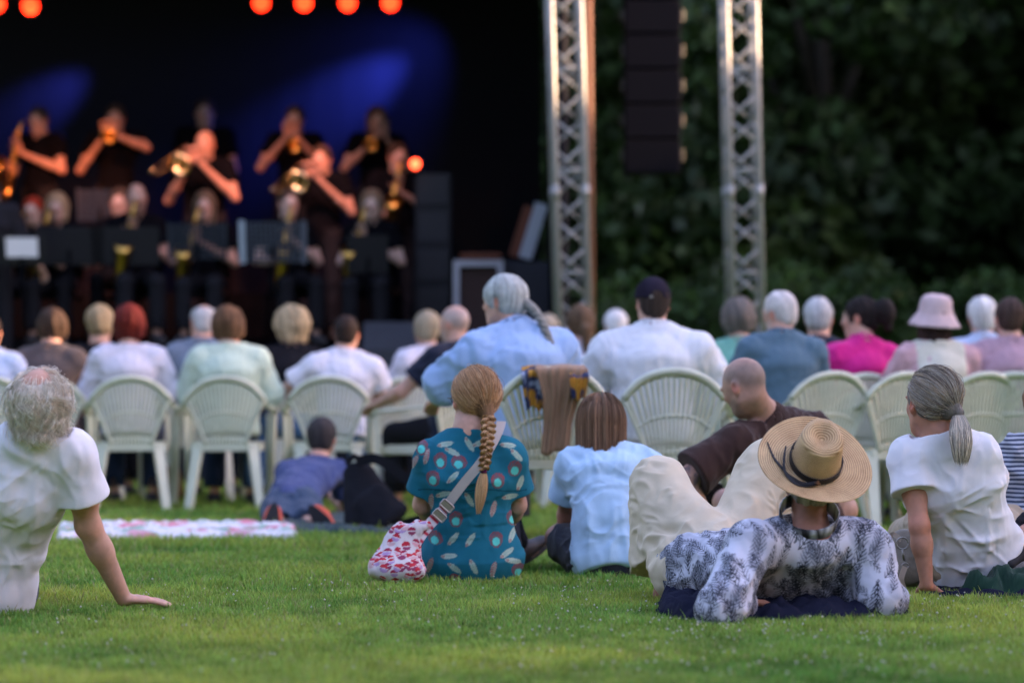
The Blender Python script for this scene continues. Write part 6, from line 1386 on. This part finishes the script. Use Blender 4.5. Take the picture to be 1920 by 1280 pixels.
# hanging loudspeaker array
q = P(1222, 752, 25.5); T = thing('line_array', 'tall black column of loudspeakers hanging in front of the trees', 'loudspeaker', (q[0], 25.5, 2.62)); zb = P(0,330,25.5)[2]-2.62
for k in range(10):
    z = zb+.155+k*.31; MB().box((0,0,z), (.50,.40,.296), rotax((1,0,0), -.01*k), .012).build('cabinet', mat('array_black', (.003,.004,.008), .95, spec=.08, bump=.3, bscale=150), T)
    for s_ in (-1,1): MB().box((s_*.267,-.10,z+.02), (.022,.10,.11), None, .004).build('rigging_plate', mat('rig_steel', (.06,.06,.06), .35, metal=.6), T)
MB().box((0,0,zb+3.16), (.62,.5,.08)).build('bumper', BLK, T); MB().tube([(0,0,zb+3.2), (0,0,zb+5.2)], .02, 6).build('chain', BLK, T, True)
q = P(1118, 752, 24.6); T = thing('rear_truss_bar', 'thin rust-brown pole just behind the stage corner tower', 'pole', (q[0]-.03, 24.6, 0)); MB().tube([(0,0,0), (-.06,0,6)], .035, 10).build('tube', mat('lit_bar_brown', (.16,.075,.045), .6), T, True); MB().box((0,0,.01), (.3,.3,.02)).build('foot', BLK, T)  # stands in for the rear truss bar; the brown paints warm light on it

# ------------------------------------------------------------------ trees
BARK = mat('bark', (.028,.023,.018), .95, bump=.8, bscale=12, var=.3, bdist=.03)
def leafm():
    m_, nt, bs = nodes('leaves'); nt.nodes.remove(bs); out = nt.nodes['Material Output']; at_ = N(nt, 'ShaderNodeAttribute', attribute_name='Col'); d1 = N(nt, 'ShaderNodeBsdfPrincipled'); d1.inputs['Roughness'].default_value = .6; d1.inputs['Specular IOR Level'].default_value = .2
    tr = N(nt, 'ShaderNodeBsdfTranslucent'); mx = N(nt, 'ShaderNodeMixShader'); mx.inputs[0].default_value = .2; nt.links.new(at_.outputs['Color'], d1.inputs['Base Color']); nt.links.new(at_.outputs['Color'], tr.inputs['Color'])
    nt.links.new(d1.outputs[0], mx.inputs[1]); nt.links.new(tr.outputs[0], mx.inputs[2]); nt.links.new(mx.outputs[0], out.inputs[0]); return m_
LEAF = leafm()
def tree(x, y, h, cr, base, label, n=9000, leaf=.13, seed=1, col=(.017,.034,.009), group='trees beyond the lawn', name='tree', cat='tree', trunkr=.22):
    rng = np.random.default_rng(seed); T = thing(name, label, cat, (x, y, 0), 0, group); g = MB()
    g.tube([(0,0,-.1),(.1,0,h*.3),(-.1,.1,h*.6),(0,0,h*.9)], [trunkr*1.2,trunkr*.8,trunkr*.5,trunkr*.1], 10)
    nc = 46; cc = rng.normal(size=(nc, 3)); cc /= np.linalg.norm(cc, axis=1)[:, None]; cc *= rng.uniform(.45, 1, (nc, 1))**.6*V(cr,cr,(h-base)/2); cc[:, 2] += base+(h-base)/2
    for k in range(0, nc, 4): z0 = min(h*.8, max(base*.5, cc[k, 2]*.55)); g.tube([(0,0,z0), cc[k]*V(.5,.5,1)*.6+V(0,0,z0*.4), cc[k]], [trunkr*.4,trunkr*.22,.02], 6)
    g.build('trunk', BARK, T, True)
    i = rng.integers(nc, size=n); rr = rng.uniform(.25, .48, nc)*cr; o = rng.normal(size=(n, 3)); o /= np.linalg.norm(o, axis=1)[:, None]; p = cc[i]+o*(rr[i]*rng.uniform(.3, 1, n)**.5)[:, None]*V(1,1,.75); p[:, 2] = np.maximum(p[:, 2], .15)
    s = leaf*rng.uniform(.6, 1.3, n); a = rng.normal(size=(n, 3)); a /= np.linalg.norm(a, axis=1)[:, None]; b_ = np.cross(a, rng.normal(size=(n, 3))); b_ /= np.linalg.norm(b_, axis=1)[:, None]
    v = np.stack([p-a*s[:, None], p+b_*s[:, None]*.55, p+a*s[:, None], p-b_*s[:, None]*.55], 1).reshape(-1, 3); f = np.arange(4*n).reshape(-1, 4)
    tone = rng.uniform(.55, 1.5, nc)[i]*rng.uniform(.7, 1.3, n); c = np.array(col)[None]*tone[:, None]; yel = rng.random(nc)[i] < .2; c[yel] *= V(1.5,1.35,.8)
    mesh('crown', v, f, LEAF, T, False, col=np.repeat(np.clip(c, 0, 1), 4, 0))
TL = ['broad dark green tree between the stage corner tower and the hanging loudspeakers', 'dark tree seen between the loudspeaker column and the free tower', 'wide dark tree right beside the free-standing tower', 'tall dark tree above the grey-haired man in navy', 'dark tree above the woman in magenta', 'broad tree above the pink bucket hat', 'deep green tree above the man in pale blue', 'dark tree at the edge above the dusty pink shirt']
for k, (x, y, h, cr, b_) in enumerate(((2.0,44,13,3.2,.6), (4.6,42,12,3.0,.4), (7.2,45,14,3.6,.5), (10.0,43,13,3.2,.4), (3.4,49,16,3.8,.5), (6.2,50,17,4.2,.5), (9.2,51,16,4.0,.5), (12.6,47,15,3.8,.4))): tree(x, y, h, cr, b_, TL[k], 16000, .17, 30+k)
for k, (x, y) in enumerate(((2.0,39.5), (4.2,39.0), (6.3,38.6), (8.2,39.2), (10.2,39.0))):
    tree(x, y, 2.2+.5*(k % 2), 1.35, .05, ['low green bush behind the dark cap', 'low bush behind the grey bob and sea-green top', 'low bush with lighter leaves behind the magenta top', 'green bush behind the pink bucket hat', 'green bush behind the dusty pink shirt'][k], 6500, .075, 60+k, (.022,.046,.011), 'bushes along the foot of the trees', 'bush', 'bush', .05)
for k, (x, y) in enumerate(((1.0,58),(5.5,59),(10,58),(14.5,57))):
    tree(x, y, 19, 5.2, .3, 'huge dark tree closing the view far behind, %s of four from the stage side' % ['first','second','third','fourth'][k], 11000, .42, 120+k)
# the tall trees along the sunny side whose shade lies over the lawn
for k, (x, y, hh, rr) in enumerate(((24,-12,13,5.6),(25,-4,14,5.6),(24,4,13,5.6),(29,8,15,5.6),(25,12.5,12,4.6),(24,20.5,7.7,4.6),(25,26,8.0,4),(24,34,14,5.6),(23,42,14,5.6),(23,51,14,5.6))):
    tree(x, y, hh, rr, .4, 'tall shade tree at the sunny side of the lawn, number %s from the near end' % ['one','two','three','four','five','six','seven','eight','nine','ten'][k], 12000, .40, 80+k, group='tall trees shading the lawn from the low sun')

for k, (x, y) in enumerate(((17,-24),(6,-26),(-5,-25),(-16,-22),(-24,-12),(-25,-1),(-25,10),(-24,21))):  # unseen copies added to cut skylight from the horizon, leaving it from above
    o = copy_tree(bpy.data.objects['tree.012']); o.location = (x, y, 0); o.rotation_euler = (0, 0, k*1.3); o.scale = (1.15, 1.15, 1.05); o['group'] = 'unseen trees added to block horizon light'
    o['label'] = 'unseen tree added out of view to block horizon light, %s counting away from the sun' % ['first','second','third','fourth','fifth','sixth','seventh','eighth'][k]
# ------------------------------------------------------------------ lawn
def lawn():
    m_, nt, b = nodes('lawn_soil'); tc = N(nt, 'ShaderNodeTexCoord'); n1 = N(nt, 'ShaderNodeTexNoise'); n1.inputs['Scale'].default_value = 1.2; n1.inputs['Detail'].default_value = 10
    nt.links.new(tc.outputs['Object'], n1.inputs['Vector']); cr = N(nt, 'ShaderNodeValToRGB'); e = cr.color_ramp.elements; e[0].position = .35; e[1].position = .65; e[0].color = (.10,.17,.022,1); e[1].color = (.19,.29,.04,1)
    nt.links.new(n1.outputs['Fac'], cr.inputs[0]); nt.links.new(cr.outputs[0], b.inputs['Base Color']); b.inputs['Roughness'].default_value = 1; b.inputs['Specular IOR Level'].default_value = .05
    n = 40; v = [(x, y, 0) for x in np.linspace(-150, 150, n) for y in np.linspace(-60, 240, n)]; f = [(i*n+j, (i+1)*n+j, (i+1)*n+j+1, i*n+j+1) for i in range(n-1) for j in range(n-1)]
    tag(mesh('lawn_ground', v, f, m_, None, False), 'mown green lawn stretching to the trees', 'lawn', kind='structure')
lawn()
def grass():
    rng = np.random.default_rng(21); P_ = []; H = []; Wd = []
    # denser near the camera, sparser behind
    for d0, d1, n, h, w in ((6.6,8.2,130000,.027,.0018),(8.2,10.2,140000,.028,.0021),(10.2,13,95000,.031,.0027),(13,17,70000,.040,.0038),(17,24,60000,.042,.006)):
        d = np.sqrt(rng.uniform(d0**2, d1**2, n)); x = rng.uniform(-.205, .205, n)*d; P_.append(np.stack([x, d], 1)); H.append(np.full(n, h)); Wd.append(np.full(n, w))
    p = np.concatenate(P_); h = np.concatenate(H); w = np.concatenate(Wd); n = len(p)
    q = np.stack([p[:, 0]*1.3, p[:, 1]*1.3, 0*h], 1); cl = fbm(q, 3, 31); fine = fbm(q*9, 2, 32)
    h = h*np.clip(1+.25*cl+.35*fine, .45, 1.7)*rng.uniform(.55, 1.2, n); tall = rng.random(n) < .02; h[tall] *= 1.6
    a = rng.uniform(0, 6.283, n); lean = rng.uniform(.1, .75, n)*h; la = a+rng.normal(0, .6, n)+1.57; dx = np.cos(a)*w; dy = np.sin(a)*w; lx = np.cos(la)*lean; ly = np.sin(la)*lean
    v = np.zeros((n, 5, 3), np.float32); z0 = 0*h
    v[:, 0] = np.stack([p[:, 0]-dx, p[:, 1]-dy, z0-.003], 1); v[:, 1] = np.stack([p[:, 0]+dx, p[:, 1]+dy, z0-.003], 1)
    v[:, 2] = np.stack([p[:, 0]+dx*.8+lx*.35, p[:, 1]+dy*.8+ly*.35, h*.6], 1); v[:, 3] = np.stack([p[:, 0]-dx*.8+lx*.35, p[:, 1]-dy*.8+ly*.35, h*.6], 1); v[:, 4] = np.stack([p[:, 0]+lx, p[:, 1]+ly, h], 1)
    me = bpy.data.meshes.new('grass'); me.vertices.add(n*5); me.vertices.foreach_set('co', v.ravel())
    b = (np.arange(n)*5)[:, None]; loops = np.concatenate([b+np.array([[0,1,2,3]]), b+np.array([[3,2,4]])], 1).ravel().astype(np.int32)
    me.loops.add(len(loops)); me.loops.foreach_set('vertex_index', loops); me.polygons.add(2*n)
    ls = np.stack([np.arange(n)*7, np.arange(n)*7+4], 1).ravel(); lt = np.tile([4,3], n); me.polygons.foreach_set('loop_start', ls.astype(np.int32)); me.polygons.foreach_set('loop_total', lt.astype(np.int32)); me.update(calc_edges=True)
    col = np.array([.215,.335,.055])[None]*(1+.30*cl+.22*fine+rng.normal(0, .16, n))[:, None]; col[:, 0] *= 1+.25*rng.normal(0, 1, n)*.6+.3*np.clip(cl, -1, 1); dry = rng.random(n) < .07; col[dry] = np.array([.42,.38,.18])*rng.uniform(.6, 1.1, (dry.sum(), 1))
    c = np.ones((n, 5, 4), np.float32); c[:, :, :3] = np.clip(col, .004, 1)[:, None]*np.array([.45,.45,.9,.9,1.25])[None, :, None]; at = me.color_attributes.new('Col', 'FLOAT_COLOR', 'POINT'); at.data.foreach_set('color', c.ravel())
    m_, nt, bs = nodes('grass_blade'); nt.nodes.remove(bs); out = nt.nodes['Material Output']; at_ = N(nt, 'ShaderNodeAttribute', attribute_name='Col'); d1 = N(nt, 'ShaderNodeBsdfPrincipled'); d1.inputs['Roughness'].default_value = .55; d1.inputs['Specular IOR Level'].default_value = .25
    tr = N(nt, 'ShaderNodeBsdfTranslucent'); mx = N(nt, 'ShaderNodeMixShader'); mx.inputs[0].default_value = .35; nt.links.new(at_.outputs['Color'], d1.inputs['Base Color']); nt.links.new(at_.outputs['Color'], tr.inputs['Color'])
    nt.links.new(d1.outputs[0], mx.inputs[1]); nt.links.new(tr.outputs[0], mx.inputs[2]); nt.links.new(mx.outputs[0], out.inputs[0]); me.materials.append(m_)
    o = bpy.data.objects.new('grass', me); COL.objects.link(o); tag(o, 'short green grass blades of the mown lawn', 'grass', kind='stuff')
    # small white clover heads
    n = 700; d = rng.uniform(7.0, 10.8, n); x = rng.uniform(-.19, .19, n)*d; x = np.where(rng.random(n) < .55, np.abs(x), x); r = rng.uniform(.0022, .0046, n); z = rng.uniform(.022, .040, n)
    oc = np.array([[1,0,0],[-1,0,0],[0,1,0],[0,-1,0],[0,0,1],[0,0,-1]]); v = np.stack([x, d, z], 1)[:, None]+oc[None]*r[:, None, None]
    fo = np.array([[0,2,4],[2,1,4],[1,3,4],[3,0,4],[2,0,5],[1,2,5],[3,1,5],[0,3,5]]); f = (np.arange(n)[:, None, None]*6+fo[None]).reshape(-1, 3)
    tag(mesh('clover_flowers', v.reshape(-1, 3), f, mat('clover_white', (.50,.50,.40), .9), None), 'tiny white clover heads scattered in the lawn', 'flowers', kind='stuff')
grass()
# ------------------------------------------------------------------ camera, sky, sun
cam = bpy.data.cameras.new('camera'); co = bpy.data.objects.new('camera', cam); COL.objects.link(co); scn.camera = co
co.location = (0, 0, CAMZ); co.rotation_euler = (math.pi/2, 0, 0); cam.sensor_width = 36; cam.lens = 100; cam.shift_y = (HOR-640)/1920; cam.clip_end = 600
cam.dof.use_dof = True; cam.dof.focus_distance = 9.9; cam.dof.aperture_fstop = 2.0; cam.dof.aperture_blades = 0
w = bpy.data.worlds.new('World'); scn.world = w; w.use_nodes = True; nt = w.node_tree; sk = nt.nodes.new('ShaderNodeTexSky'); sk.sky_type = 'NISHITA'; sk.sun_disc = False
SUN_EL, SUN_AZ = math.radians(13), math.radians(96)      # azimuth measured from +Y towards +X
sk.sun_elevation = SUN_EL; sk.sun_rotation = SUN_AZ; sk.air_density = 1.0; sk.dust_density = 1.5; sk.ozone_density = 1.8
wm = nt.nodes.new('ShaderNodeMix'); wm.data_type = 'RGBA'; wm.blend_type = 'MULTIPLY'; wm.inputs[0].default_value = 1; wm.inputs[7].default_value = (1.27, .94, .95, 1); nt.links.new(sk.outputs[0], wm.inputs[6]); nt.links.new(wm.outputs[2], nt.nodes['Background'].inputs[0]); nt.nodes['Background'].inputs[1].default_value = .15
sl = bpy.data.lights.new('sun', 'SUN'); sl.energy = 2.6; sl.angle = math.radians(.6); sl.color = (1,.62,.36); so = bpy.data.objects.new('sun', sl); COL.objects.link(so)
sd = Vector((math.sin(SUN_AZ)*math.cos(SUN_EL), math.cos(SUN_AZ)*math.cos(SUN_EL), math.sin(SUN_EL))); so.rotation_euler = sd.to_track_quat('Z', 'Y').to_euler()
vs = scn.view_settings; vs.view_transform = 'Standard'; vs.look = 'None'; vs.exposure = 2.92; vs.gamma = 1; vs.use_curve_mapping = False
scn.cycles.use_denoising = True; scn.cycles.max_bounces = 6; scn.cycles.diffuse_bounces = 3; scn.cycles.transparent_max_bounces = 6; scn.cycles.caustics_reflective = False; scn.cycles.caustics_refractive = False
